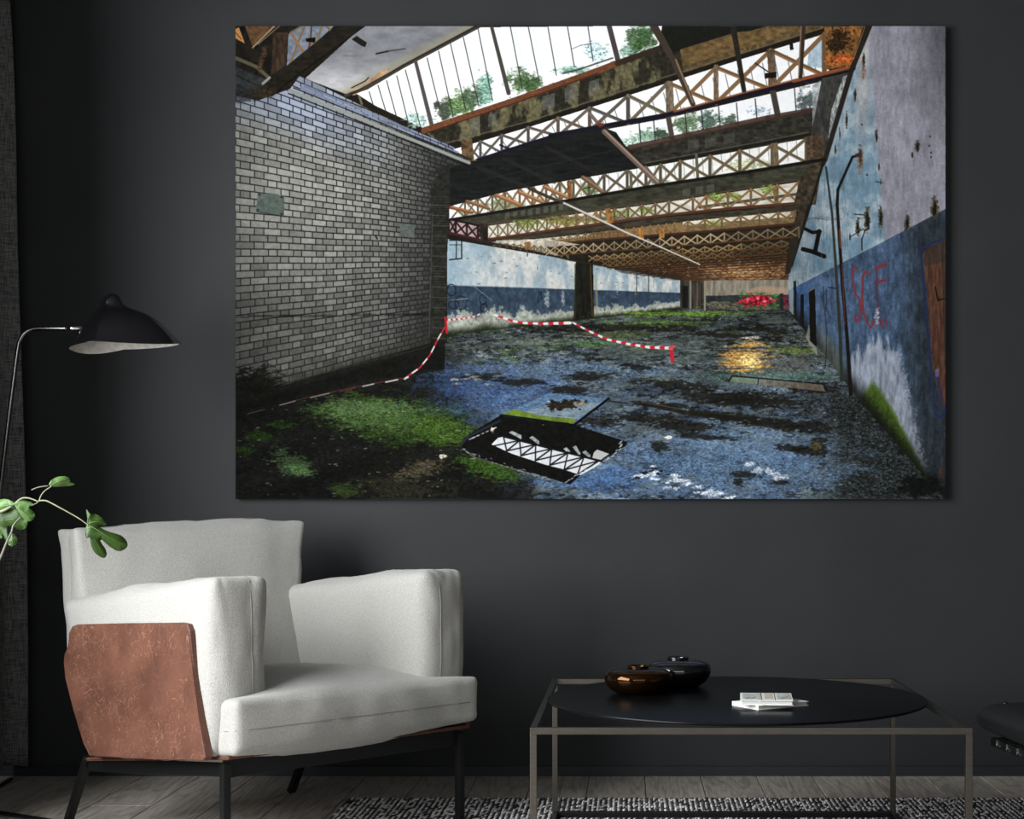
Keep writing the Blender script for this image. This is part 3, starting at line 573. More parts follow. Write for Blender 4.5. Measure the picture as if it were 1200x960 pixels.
    for k, (a, b, c_, d_, col) in enumerate(((760, 158, 16, 7, C(110, 150, 120)), (775, 157, 8, 6, C(40, 60, 40)), (806, 146, 16, 12, C(76, 104, 64)), (832, 142, 12, 10, C(60, 88, 72)), (856, 141, 8, 6, C(60, 80, 60)), (946, 118, 10, 14, C(60, 76, 74)), (890, 130, 14, 5, C(190, 210, 230)), (742, 166, 12, 6, C(160, 190, 170)))):
        blob(a, b, c_, d_, col, .85, .9, k+60, .3, (.2, .2))
    for a, b, c_ in ((749, 145, 168), (766, 142, 166), (803, 134, 158), (822, 130, 152), (842, 125, 147), (863, 121, 144), (885, 116, 139), (931, 104, 130)): line([(a, b), (a+2, c_)], 1.2, C(40, 40, 40))
    line([(783, 136), (788, 164)], 6, C(74, 64, 58)); line([(906, 108), (912, 138)], 7, C(66, 58, 52))
    # beam two upper
    poly([(735, 175), (900, 139), (952, 128), (957, 160), (858, 178), (757, 196)], C(46, 44, 36), 1, .6, 5, (5, 3)); line([(738, 173), (900, 138), (952, 129)], 6, C(66, 44, 36), .9)
    for a in (806, 826, 848): poly([(a, 166-(a-806)*.2), (a+13, 163-(a-806)*.2), (a+13, 175-(a-806)*.2), (a, 178-(a-806)*.2)], C(84, 82, 76), .5, .3)
    line([(757, 194), (860, 175), (948, 158)], 4, C(30, 28, 22)); line([(757, 191), (860, 172), (948, 155)], 1.1, C(100, 96, 80), .7)
    # wall head strip on the right
    poly([(963, 92), (1000, 84), (982, 130), (966, 182), (950, 160)], C(58, 58, 54), 1, .5, 3, (3, 8)); poly([(988, 90), (998, 86), (978, 150), (970, 172), (974, 130)], C(160, 166, 164), .8, .7, 4, (1.5, 4)); poly([(952, 100), (962, 94), (956, 130), (952, 150)], C(150, 156, 160), .7, .5)
    # truss two
    T2 = [(526, 240), (600, 222), (692, 207), (757, 196), (860, 178), (947, 162)]; B2 = [(526, 258), (660, 236), (760, 219), (860, 204), (966, 187)]
    poly(T2+B2[::-1], C(236, 236, 232), 1, .08)
    for a in np.arange(548, 940, 11): line([(a, 236-(a-548)*.19), (a+1.5, 252-(a-548)*.17)], .7, C(90, 90, 80), .7)
    blob(690, 222, 9, 6, C(90, 124, 60), .8, .9, 3, ns=(.3, .3)); blob(590, 240, 22, 7, C(110, 124, 80), .8, .9, 4, ns=(.2, .3)); blob(880, 194, 26, 6, C(170, 180, 130), .7, .9, 5, ns=(.2, .3)); blob(770, 214, 10, 4, C(80, 76, 50), .7, .9, 6); blob(545, 250, 12, 4, C(110, 130, 80), .7, .9, 7)
    e1, e2 = C(120, 102, 74), C(122, 104, 70)
    truss(T2, B2, [528, 545, 560, 577, 592, 609, 624, 640, 656, 672, 690, 708, 735, 757, 774, 797, 832, 867, 905, 945], (1.9, 3.6), [e1, C(150, 108, 64), e2, C(104, 94, 72), C(112, 100, 72), e1])
    line([(816, 182), (818, 214)], 3.4, C(96, 84, 62)); post([(908, 168), (910, 196)], 6.5, C(104, 88, 62)); post([(667, 212), (668, 236)], 5, C(126, 78, 40)); line([(739, 202), (740, 222)], 3.4, C(96, 88, 62)); line([(684, 221), (694, 219)], 1.2, C(26, 22, 20))
    # column heads on the right
    poly([(945, 160), (966, 158), (966, 190), (946, 192)], C(74, 58, 42), 1, .6, 5, (3, 3)); poly([(950, 190), (964, 188), (956, 240), (938, 240), (942, 206)], C(62, 54, 40), 1, .6)
    # dark hanging roof
    poly([(520, 194), (560, 188), (645, 161), (706, 149), (722, 155), (750, 196), (692, 207), (600, 223), (526, 242)], C(25, 27, 26), 1, .35, 8, (16, 2.5))
    line([(645, 159), (706, 148), (780, 135), (870, 112), (1000, 80)], 5, C(24, 22, 34), 1, 5.5); line([(560, 187), (600, 174), (645, 160)], 3, C(22, 20, 40))
    line([(790, 131), (870, 109), (930, 94), (1000, 77)], 2, C(150, 84, 46), .9); line([(930, 95), (1000, 78)], 4, C(150, 76, 36), .9)
    for a in ((560, 196, 625, 222), (590, 186, 650, 214), (640, 172, 700, 204)): line([(a[0], a[1]), (a[2], a[3])], 4, C(48, 40, 36), .5)
    line([(570, 210), (720, 176)], .8, C(44, 46, 44), .7); line([(590, 222), (720, 190)], .8, C(40, 42, 40), .6)
    # struts
    for (a, b, c_, d_, w, col) in ((708, 154, 770, 214, 6, C(128, 106, 92)), (683, 208, 706, 225, 5, C(124, 92, 66)), (528, 243, 553, 249, 4, C(150, 90, 50)), (547, 236, 572, 244, 4, C(136, 92, 58)), (582, 229, 608, 240, 4.6, C(166, 108, 62)), (608, 225, 636, 237, 4.6, C(160, 110, 68)), (638, 219, 664, 231, 4.6, C(160, 112, 72)), (620, 221, 650, 234, 3.4, C(50, 42, 36))):
        line([(a, b), (c_, d_)], w, col*.8); line([(a+1, b-.8), (c_+1, d_-.8)], w*.35, col*1.25, .9)
    line([(766, 30), (790, 72), (812, 122)], 9, C(64, 52, 42), 1, 6); line([(792, 70), (812, 120)], 2, C(150, 120, 90), .8); line([(859, 30), (872, 106)], 7, C(40, 34, 28), 1, 5); line([(941, 30), (938, 90)], 6, C(52, 42, 34), 1, 5); line([(939, 30), (936, 88)], 1.6, C(150, 120, 96), .8)
    line([(691, 133), (702, 146)], 4, C(110, 94, 84)); blob(704, 146, 5, 3, C(110, 50, 30), .9)
    # rusty end plate
    poly([(966, 32), (1012, 30), (998, 76), (968, 82)], C(128, 82, 36), 1, .7, 2, (3, 3)); blob(982, 50, 11, 16, C(40, 28, 16), .9, 1.1, 6, .2, (.4, .4)); blob(986, 70, 16, 6, C(210, 92, 30), .85, 1, 7, .3, (.5, .5))
    for (a, b) in ((1001, 36), (1000, 48), (998, 58), (975, 72)): blob(a, b, 1.6, 1.6, C(70, 40, 20), .9, .2)
    line([(1019, 30), (998, 82), (967, 187), (964, 193)], 6.5, C(38, 33, 28), 1, 5); line([(1014, 30), (1000, 70)], 1, C(170, 120, 70), .8)
    line([(965, 190), (950, 240), (928, 312)], 2.8, C(26, 25, 22), 1, 2)
    # beam two
    sl, m = mask([(528, 257), (660, 236), (760, 219), (860, 204), (952, 190), (950, 208), (860, 223), (760, 238), (660, 252), (570, 264), (530, 262)])
    put(sl, m, (C(60, 60, 46)*(.45+.9*fbm(X[sl]/8, Y[sl]/3, 97, 4))[..., None])); line(B2, 3.4, C(22, 21, 18), 1, 4); line([(570, 263), (660, 251), (760, 238), (860, 223), (946, 209)], 2, C(74, 62, 44))
    for a in np.arange(592, 660, 9): b = 250-(a-592)*.16; poly([(a, b), (a+5, b-1), (a+5, b+6), (a, b+7)], C(96, 94, 84), .6)
    for (a, b) in ((800, 222), (815, 219.5), (828, 217)): poly([(a, b), (a+9, b-1.5), (a+9, b+7), (a, b+8)], C(88, 86, 80), .6)
    # truss three
    T3 = [(570, 265), (660, 253), (760, 240), (860, 225), (937, 213)]; B3 = [(568, 281), (660, 268), (780, 252), (860, 244), (938, 238)]
    poly(T3+B3[::-1], C(206, 202, 186), 1, .2, 3, (10, 3))
    for k, (a, b, c_, d_) in enumerate(((620, 262, 16, 5), (655, 258, 16, 5), (668, 260, 10, 4), (756, 246, 8, 5), (726, 250, 14, 4), (840, 232, 14, 4), (860, 230, 10, 4), (903, 222, 9, 5), (700, 258, 16, 3))): blob(a, b, c_, d_, C(112, 138, 50), .85, .9, k+5, .3, (.2, .3))
    blob(760, 256, 170, 2.5, C(50, 40, 26), .6, .9, 3, .5, (.1, .4)); line([(820, 243), (938, 227)], 3.5, C(50, 36, 26), .8)
    o1, o2 = C(124, 100, 68), C(150, 112, 66)
    truss(T3, B3, list(np.arange(572, 700, 11.5))+list(np.arange(704, 800, 16))+[812, 828, 853, 880, 911, 936], (1.4, 2.6), [o1, o2, o1, o2])
    line(B3, 2.6, C(84, 48, 30), 1, 3.4); poly([(568, 283), (660, 270), (780, 255), (860, 247), (940, 240), (938, 247), (820, 258), (700, 271), (600, 285)], C(56, 50, 38), 1, .5, 5, (8, 2))
    post([(712, 245), (716, 262)], 7, C(140, 92, 44)); poly([(952, 194), (946, 240), (930, 240), (938, 208)], C(60, 50, 36), 1, .6)
    post([(908, 222), (910, 237)], 5, C(110, 84, 50))
    # truss four
    T4 = [(600, 286), (700, 272), (820, 258), (932, 247)]; B4 = [(606, 291), (700, 281), (820, 272), (936, 262)]
    poly(T4+B4[::-1], C(120, 96, 62), 1, .5, 9, (8, 2)); poly([(800, 260), (926, 248), (928, 254), (800, 264)], C(220, 216, 196), .85, .2); poly([(590, 284), (690, 274), (690, 277), (600, 288)], C(210, 206, 190), .8); blob(838, 262, 9, 3, C(130, 150, 70), .8)
    truss(T4, B4, list(np.arange(610, 800, 9.5))+[806, 826, 846, 868, 890, 912, 932], (1.2, 2.2), [C(146, 108, 60), C(130, 92, 52), C(156, 116, 66), C(136, 104, 64)])
    line(B4, 2, C(64, 38, 24), 1, 3); post([(750, 268), (751, 281)], 7, C(170, 108, 44)); post([(775, 270), (776, 285)], 6, C(176, 112, 46)); post([(795, 282), (795, 294)], 4, C(150, 104, 50))
    poly([(938, 240), (947, 238), (936, 282), (926, 282), (930, 262)], C(50, 42, 30), 1, .6)
    poly([(568, 282), (655, 300), (700, 290), (640, 280)], C(200, 196, 180), .75, .4)
    truss([(575, 284), (655, 290)], [(585, 288), (668, 303)], list(np.arange(578, 668, 8)), (1.3, 1.3), C(120, 98, 62)); line([(570, 284), (610, 291), (668, 305), (730, 316)], 1.6, C(40, 34, 26)); post([(618, 284), (619, 293)], 7, C(130, 90, 46)); post([(658, 288), (658, 300)], 6, C(120, 80, 40))
    # farther trusses
    rows = [((640, 290), (936, 266), (655, 299), (928, 278), 11, 20, C(190, 166, 120), C(46, 34, 22)), ((690, 300), (930, 281), (695, 306), (928, 289), 10, 18, C(158, 128, 78), C(40, 32, 20)), ((705, 306), (928, 290), (714, 312), (926, 297), 9, 15, C(118, 88, 48), C(40, 30, 20)),
            ((715, 311), (926, 298), (730, 316), (924, 303), 8, 13, C(120, 84, 44), C(46, 32, 20))]
    for (a, b, c_, d_, n0, n1, col, bg) in rows:
        xs = [a[0]]; 
        while xs[-1] < b[0]-8: xs.append(xs[-1]+lerp(n0, n1, (xs[-1]-a[0])/(b[0]-a[0]))*.95)
        truss([a, b], [c_, d_], xs, (1.2, 1.7), [col, col*.8, col*1.05, col*.7], bg=(bg, 1, .4)); line([c_, d_], 1.3, C(84, 50, 28), 1, 2)
    sl, m = mask([(728, 315), (924, 302), (924, 328), (800, 329), (760, 322)])
    x = X[sl]; y = Y[sl]; gl = np.exp(-((x-870)/48)**2-((y-319)/9)**2)
    n = fbm(x/3.2, y/1.6, 99, 4)
    c = C(64, 40, 22)*(.5+1.1*n)[..., None]; c = lerp(c, lerp(C(190, 110, 50), C(255, 222, 160), sm(.35, .7, n)[..., None]), (gl*sm(.25, .6, n+.15))[..., None]); put(sl, m, c)
    for i in range(6): yy = 305+i*3.6; line([(740+i*10, yy+9-i*.9), (924, yy)], .9, C(96, 54, 28), .8)
    for i in range(150): a = rs.uniform(760, 922); b = rs.uniform(306, 325); l = 2.2; line([(a, b), (a+l, b+1.6*rs.choice([-1, 1]))], .6, C(60, 30, 14) if i % 2 else C(250, 214, 150), .6)
    poly([(925, 280), (936, 276), (926, 320), (920, 322)], C(40, 34, 26))
    for i in range(9):
        t = i/8; ya = lerp(306, 325, t); line([(712+70*t, ya+lerp(8, 3, t)), (924, ya-lerp(8, 1, t))], 1.5, C(34, 24, 16), lerp(.8, .35, t))
    poly([(716, 313), (800, 322), (800, 329), (728, 320)], C(40, 32, 22), .55)
    # white pipe running through
    line([(621, 222), (661, 238)], 2.2, C(60, 52, 44)); line([(661, 238), (710, 261), (733, 272), (775, 290), (820, 310)], 2.4, C(196, 190, 182), 1, 1.4); line([(662, 240), (710, 263)], .8, C(60, 50, 44), .8)
    # red truss at the far left corner
    poly([(527, 258), (566, 266), (566, 281), (527, 272)], C(176, 150, 150), .9, .3); truss([(527, 258), (566, 267)], [(527, 272), (566, 281)], [527, 534, 547, 560, 566], (2, 2), C(50, 26, 28)); line([(527, 257), (568, 266)], 2.4, C(30, 20, 20)); line([(527, 273), (566, 282), (580, 282)], 3, C(60, 26, 36)); poly([(562, 262), (572, 262), (572, 283), (563, 284)], C(44, 36, 30), 1, .5)

    # ---- white glazed brick wall
    yt = lambda x: 92+(x-276)*.3598
    yb = lambda x: 470-(x-276)*.2846
    sl, m = mask([(276, 88), (340, 100), (350, 88), (552, 186), (524, 200), (524, 402), (276, 476)])
    x = X[sl]; y = Y[sl]
    iz = 1-.384*(x-276)/246; u = (1/iz-1)/.0545; v = (y-yt(x))/(yb(x)-yt(x))*43.5
    v = v+.05*np.sin(u*1.3)
    row = np.floor(v).astype(int); fv = v-row
    uu = u+np.where(row % 2 == 0, .0, .5)+.05*(vn(row*1.7, u*0, 5)-.5)
    cell = np.floor(uu); fu = uu-cell
    L = .655
    isS = fu < L; fx = np.where(isS, fu/L, (fu-L)/(1-L)); wid = np.where(isS, L, 1-L)
    pp = 36*iz**2                                 # pixels per pair
    ex = np.minimum(fx, 1-fx)*wid*pp; ph = (yb(x)-yt(x))/43.5; ey = np.minimum(fv, 1-fv)*ph
    mor = np.minimum(sm(.25, .85, ex), sm(.3, .95, ey))
    idn = vn(cell*2+isS*1.0+.5, row+.5, 5); idn = np.random.RandomState(3).rand(997)[((cell.astype(int)*2+isS)*37+row*101) % 997]
    c = C(143, 144, 136)*(.80+.28*idn)[..., None]*(.88+.24*N1[sl])[..., None]
    lit = sm(0, 50, 60-(y-yt(x))) * sm(500, 360, x)
    c = lerp(c, C(142, 154, 182)*(.85+.25*idn)[..., None], (lit*.75)[..., None])
    c = c*lerp(1.0, .78, sm(300, 400, y)*1.0)[..., None]*lerp(.93, 1.06, sm(470, 380, x)*sm(276, 330, x))[..., None]
    c = c*lerp(1, .5, sm(440, 518, x)*1.0)[..., None]*lerp(1, .84, sm(200, 330, y))[..., None]
    grime = sm(.45, .95, (y-(yb(x)-48))/52+.5*(fbm(x/14, y/8, 19, 4)-.5))
    c = lerp(c, C(48, 46, 36), (grime*.75)[..., None])
    dkr = sm(500, 524, x+10*(N2[sl]-.5))*sm(180, 205, y)
    c = lerp(c, C(24, 24, 20), (dkr*.75)[..., None])
    c = lerp(C(30, 30, 30), c, mor[..., None])
    c = c*(1-.45*(np.abs(y-(371+(x-276)*-.012)) < 1.6)*sm(.3, .5, fbm(x/9, y, 23, 3)))[..., None]
    put(sl, m, c)
    # courses above the ledge
    for i, (o, o2) in enumerate(((-4.6, -9.8), (-10.2, -15))):
        a = 352+i*4
        while a < 536-i*6:
            k = (1-(a-276)*.00156); w = (24 if int(a*7) % 3 else 11)*k*k*.9
            y0 = 104+(a-340)*.398; y1 = 104+(a+w-340)*.398; kk = k*.96
            poly([(a, y0+o*kk), (a+w-.7, y1+o*kk), (a+w-.7, y1+o2*kk+.6), (a, y0+o2*kk+.6)], C(120, 130, 158)*(.85+.25*rs.rand())); a += w
    line([(344, 103), (552, 187)], 1.4, C(30, 32, 28)); line([(340, 106), (430, 142), (550, 191)], 4.6, C(142, 146, 140), 1, 3.4); line([(338, 109.5), (430, 146), (548, 194)], 1.3, C(20, 20, 18)); 
    # wall end and foot
    sl, m = mask([(505, 215), (527, 190), (527, 240), (524, 300), (521, 433), (494, 433), (505, 400)])
    x = X[sl]; y = Y[sl]; q = (np.floor(y/3.1).astype(int) % 2)*2.6
    mor = np.minimum(np.abs((y/3.1) % 1-.5)*2, 1); br = C(42, 42, 36)*(.6+.7*N1[sl])[..., None]; br = br*lerp(1, .55, sm(.75, .95, mor))[..., None]; br = lerp(br, C(18, 17, 14), sm(380, 412, y)[..., None])
    put(sl, m, br, .92)
    for yy in range(238, 400, 12): line([(506, yy+2), (523, yy+3)], .8, C(92, 90, 80), .6)
    line([(507, 250), (503, 395)], 1, C(86, 84, 72), .6)
    poly([(276, 452), (330, 452), (505, 402), (521, 410), (521, 434), (420, 447), (276, 485)], C(17, 17, 14), .8, .5, 5, (6, 4)); blob(296, 448, 34, 16, C(18, 18, 14), .9, .7, 8)
    for i in range(16): a = 320+i*11.5; b = 452-(i*11.5)*.25; line([(a, b), (a+9, b-2.4)], .6, C(84, 82, 74), .5); line([(a, b), (a, b-5)], .6, C(20, 20, 18), .6)
    # metal plates on the bricks
    poly([(302, 226), (333, 229), (333, 253), (300, 248)], C(84, 96, 90), 1, .25); poly([(469, 262), (486, 263), (485, 279), (468, 277)], C(84, 92, 86), 1, .25)
    for (a, b) in ((304, 228), (330, 231), (302, 246), (330, 251)): blob(a, b, 1.3, 1.2, C(30, 34, 32), 1, .1)
    line([(301, 248), (334, 254)], 1, C(30, 34, 32), .8); line([(440, 276), (442, 280)], 1.6, C(20, 22, 22))
    # timber at the top left corner
    poly([(276, 30), (395, 30), (340, 104), (302, 118), (276, 112)], C(30, 27, 22), 1, .5, 5, (5, 5))
    poly([(276, 78), (318, 96), (308, 112), (276, 112)], C(46, 50, 50), 1, .4); line([(276, 68), (300, 78), (314, 90)], 4, C(96, 90, 66), .9); line([(276, 88), (310, 104)], .8, C(20, 20, 20)); line([(276, 99), (300, 110)], .8, C(20, 20, 20)); line([(308, 98), (316, 91)], 3, C(170, 170, 170), .8)
    poly([(287, 30), (325, 30), (296, 55)], C(96, 66, 42), 1, .4); line([(296, 56), (322, 30)], 1.4, C(170, 148, 116)); line([(302, 52), (328, 30)], 1, C(140, 120, 92)); poly([(276, 34), (280, 32), (287, 51), (276, 45)], C(196, 130, 70)); line([(276, 38), (283, 46)], .8, C(60, 30, 16))
    poly([(320, 38), (338, 38), (334, 78), (318, 88)], C(62, 46, 32), 1, .5, 3, (2, 6)); poly([(338, 40), (352, 30), (392, 30), (370, 50), (336, 78)], C(116, 126, 142), 1, .3)
    line([(357, 30), (350, 48), (340, 76)], 2.4, C(128, 98, 64)); line([(342, 40), (356, 62)], 3.4, C(140, 106, 70)); line([(340, 38), (354, 30)], 1.6, C(120, 92, 60)); line([(377, 30), (372, 48), (364, 52)], 2.4, C(128, 104, 72)); line([(365, 30), (364, 46), (362, 56)], 2.2, C(90, 60, 40)); line([(382, 30), (390, 38)], 3, C(130, 100, 66)); poly([(358, 45), (370, 44), (369, 50), (359, 49)], C(14, 13, 12))
    for (a, b) in ((306, 72), (310, 62), (304, 80)): blob(a, b, 2.5, 7, C(90, 60, 36), .6, .9, a)
    poly([(394, 30), (428, 30), (346, 90), (318, 112), (306, 116), (297, 110), (330, 82)], C(35, 31, 24), 1, .4, 7, (8, 3)); line([(428, 30), (346, 90), (318, 113)], 1.2, C(16, 14, 12)); poly([(412, 46), (418, 42), (430, 50), (428, 55), (424, 54)], C(30, 28, 22))
    blob(306, 108, 16, 6, C(52, 42, 28), .8, .6, 3); blob(285, 112, 16, 7, C(30, 32, 32), .7, .7, 4)
    # moss streak and drips on the brick ledge
    # ---- red and white barrier tape
    def tape(pts, w, w2, n, r0=True):
        seg = []; 
        for i in range(len(pts)-1): seg.append(math.hypot(pts[i+1][0]-pts[i][0], pts[i+1][1]-pts[i][1]))
        Lt = sum(seg)
        def p(t):
            d = t*Lt
            for i, s in enumerate(seg):
                if d <= s or i == len(seg)-1: q = min(1, d/s); return (lerp(pts[i][0], pts[i+1][0], q), lerp(pts[i][1], pts[i+1][1], q))
                d -= s
        for i in range(n):
            ww = lerp(w, w2, i/n)
            cc = [C(200, 24, 44), C(222, 214, 208)][(i+(0 if r0 else 1)) % 2]
            line([p(i/n), p((i+.5)/n), p((i+1)/n)], ww, cc)
    tape([(523, 375), (540, 374), (556, 371), (562, 368)], 2, 1, 14); tape([(579, 369), (600, 376), (612, 378.5), (635, 379.5), (668, 378.5)], 2.2, 3.6, 15, False)
    tape([(671, 378), (690, 388), (712, 398), (735, 403), (760, 407), (786, 408)], 2, 3.6, 21, False); line([(788, 405), (788.5, 424)], 2, C(120, 96, 60)); line([(787, 412), (788, 423)], 4.4, C(206, 24, 34)); line([(785, 408), (790, 406)], 3.4, C(220, 60, 60))
    line([(522, 372), (523.5, 390)], 2.6, C(190, 20, 34)); tape([(521, 384), (514, 396), (504, 416), (492, 431), (475, 443)], 1.5, 2, 9); line([(475, 443), (500, 420)], 0.01, C(0, 0, 0), 0)
    line([(478, 442), (474, 444)], 2.2, C(200, 206, 190)); pts = [(474, 443), (440, 449), (400, 457), (360, 466), (326, 475)]
    line(pts, 1, C(110, 50, 50), .8, .8); line([(466, 445), (452, 448)], 1.5, C(190, 190, 180)); line([(438, 450), (425, 453)], 1.3, C(170, 172, 166)); line([(416, 455), (398, 459)], 1.2, C(96, 30, 36)); line([(386, 461), (364, 466)], 1.1, C(150, 154, 150), .8); line([(346, 470), (328, 475)], 1, C(150, 154, 150), .8); line([(310, 480), (290, 485)], 1, C(84, 90, 84), .7)
    line([(784, 372), (787, 405)], .7, C(40, 44, 40), .7); line([(574, 376), (574, 398)], .7, C(50, 60, 60), .7); line([(671, 378), (672, 396)], .8, C(40, 44, 44), .7)
    # grading
    L_ = im.mean(2, keepdims=True); k_ = np.clip(.84+.1*(L_-.5), .75, 1); im[:] = L_+(im-L_)*k_
    L_ = im.mean(2, keepdims=True); im[:] = im*(1+(.12*(N0[..., None]-.5))*(1-L_*.8))+(N1[..., None]-.5)*.05*(1-L_)
    ys = (Y-PY0)/(PY1-PY0); xs_ = (X-PX0)/(PX1-PX0)
    return np.clip(im, 0, 1)
# ---------------------------------------------------------------- room shell
D = 5.108; XL, XR, YB, ZC = -2.34, 3.2, -2.5, 2.80
def struct(name, bm, m, parent=None): 
    o = obj(name, bm, m, parent)
    if parent is None: o['kind'] = 'structure'
    return o
bm = bmesh.new(); box(bm, XL-.15, XR+.15, D, D+.15, -.1, ZC+.1); struct('wall_back', bm, M['wall'])
bm = bmesh.new(); box(bm, XR, XR+.15, YB-.15, D, -.1, ZC+.1); struct('wall_right', bm, M['wall'])
def wall_with_hole(name, axis, c0, c1, lo, hi, h0, h1, z0, z1):
    bm = bmesh.new()
    for a, b, e, f in ((lo, h0, -.1, ZC+.1), (h1, hi, -.1, ZC+.1), (h0, h1, -.1, z0), (h0, h1, z1, ZC+.1)):
        if axis == 'y': box(bm, c0, c1, a, b, e, f)
        else: box(bm, a, b, c0, c1, e, f)
    return struct(name, bm, M['wall'])
wall_with_hole('wall_left', 'y', XL-.15, XL, YB-.15, D, .15, 3.35, .65, 2.65)
wall_with_hole('wall_front', 'x', YB-.15, YB, XL, XR, -2.1, 2.5, .8, 2.6)
bm = bmesh.new(); box(bm, XL, XR, YB, D, ZC, ZC+.1); struct('ceiling', bm, M['ceil'])
def window(name, axis, c, h0, h1, z0, z1):
    bm = bmesh.new(); n = 3
    def bx(a, b, e, f, t=.06):
        if axis == 'y': box(bm, c-t/2, c+t/2, a, b, e, f)
        else: box(bm, a, b, c-t/2, c+t/2, e, f)
    bx(h0, h1, z0, z0+.06); bx(h0, h1, z1-.06, z1)
    for k in range(n+1):
        x = h0+.03+(h1-h0-.06)*k/n; bx(x-.03, x+.03, z0+.06, z1-.06)
    w = struct(name, bm, M['frame_white'])
    for k in range(n):
        bm = bmesh.new(); a = h0+.03+(h1-h0-.06)*k/n+.03; b = h0+.03+(h1-h0-.06)*(k+1)/n-.03
        if axis == 'y': box(bm, c-.004, c+.004, a, b, z0+.06, z1-.06)
        else: box(bm, a, b, c-.004, c+.004, z0+.06, z1-.06)
        obj('pane', bm, M['glass'], w)
window('window_1', 'y', XL-.08, .15, 3.35, .65, 2.65)
window('added_fill_window', 'x', YB-.08, -2.1, 2.5, .8, 2.6)  # unseen window, added to go with the rear fill light
bm = bmesh.new(); box(bm, XL, XR, D-.014, D, 0.0, .033, .002); struct('baseboard_back', bm, M['base'])

# floor of single oak planks
bm = bmesh.new(); box(bm, XL-.15, XR+.15, YB-.15, D+.15, -.1, -.012); floor = struct('floor', bm, M['gap'])
rng = random.Random(4); PW = .1884; k0 = int((XL+.137)//PW)
x = -.137+PW*k0
cuts_near = {}
while x < XR:
    y = D; col = round((x+.137)/PW)
    first = rng.uniform(.25, 1.9) if col != -8 else D-4.585
    ys = [D, D-first]
    while ys[-1] > YB: ys.append(ys[-1]-2.1)
    ys[-1] = max(ys[-1], YB)
    for a, b in zip(ys, ys[1:]):
        x0, x1 = max(x+.0012, XL), min(x+PW-.0012, XR)
        if x1-x0 < .01 or a-b < .02: continue
        bm = bmesh.new(); dz = rng.uniform(-.0004, .0004); e = .0016
        y0, y1 = b+.001, a-.001
        lo = [bm.verts.new(v) for v in ((x0, y0, -.012), (x1, y0, -.012), (x1, y1, -.012), (x0, y1, -.012))]
        md = [bm.verts.new((v.co.x, v.co.y, -.0015+dz)) for v in lo]
        up = [bm.verts.new(v) for v in ((x0+e, y0+e, dz), (x1-e, y0+e, dz), (x1-e, y1-e, dz), (x0+e, y1-e, dz))]
        for A, B in ((lo, md), (md, up)):
            for i in range(4): bm.faces.new((A[i], A[(i+1) % 4], B[(i+1) % 4], B[i]))
        bm.faces.new(up); bm.faces.new(lo[::-1]); obj('plank', bm, M['plank'], floor)
    x += PW

# ---------------------------------------------------------------- the print on the wall
img_px = paint_print(); H_, W_ = img_px.shape[:2]
img = bpy.data.images.new('hall_print', W_, H_, alpha=False)
buf = np.ones((H_, W_, 4), np.float32); buf[:, :, :3] = img_px[::-1]; img.pixels.foreach_set(buf.ravel()); img.update(); img.pack()
YP = D-.034
pm = bpy.data.materials.new('photographic_print'); pm.use_nodes = True; N = pm.node_tree.nodes
ti = N.new('ShaderNodeTexImage'); ti.image = img; ti.interpolation = 'Cubic'; pm.node_tree.links.new(ti.outputs[0], N['Principled BSDF'].inputs['Base Color'])
N['Principled BSDF'].inputs['Roughness'].default_value = .8; N['Principled BSDF'].inputs['Specular IOR Level'].default_value = .05
a = P(276, 585, YP); c = P(1108, 30.5, YP)
pic = thing('wall_print', 'large landscape print of a derelict blue and white factory hall, hung on the charcoal wall', 'picture', ((a.x+c.x)/2, D, a.z))
bm = bmesh.new(); box(bm, a.x, c.x, YP+.0006, D-.001, a.z, c.z); obj('canvas_frame', bm, M['black_metal'], pic)
bm = bmesh.new(); vs = [bm.verts.new(p) for p in ((a.x, YP, a.z), (c.x, YP, a.z), (c.x, YP, c.z), (a.x, YP, c.z))]; f = bm.faces.new(vs)
uv = bm.loops.layers.uv.new('UVMap')
for l, q in zip(f.loops, ((0, 0), (1, 0), (1, 1), (0, 1))): l[uv].uv = q
me = bpy.data.meshes.new('print_sheet'); bm.to_mesh(me); bm.free(); me.materials.append(pm)
o = bpy.data.objects.new('print_sheet', me); COL.objects.link(o); o.parent = pic; o.matrix_parent_inverse = Matrix.Translation(-Vector(pic.location))

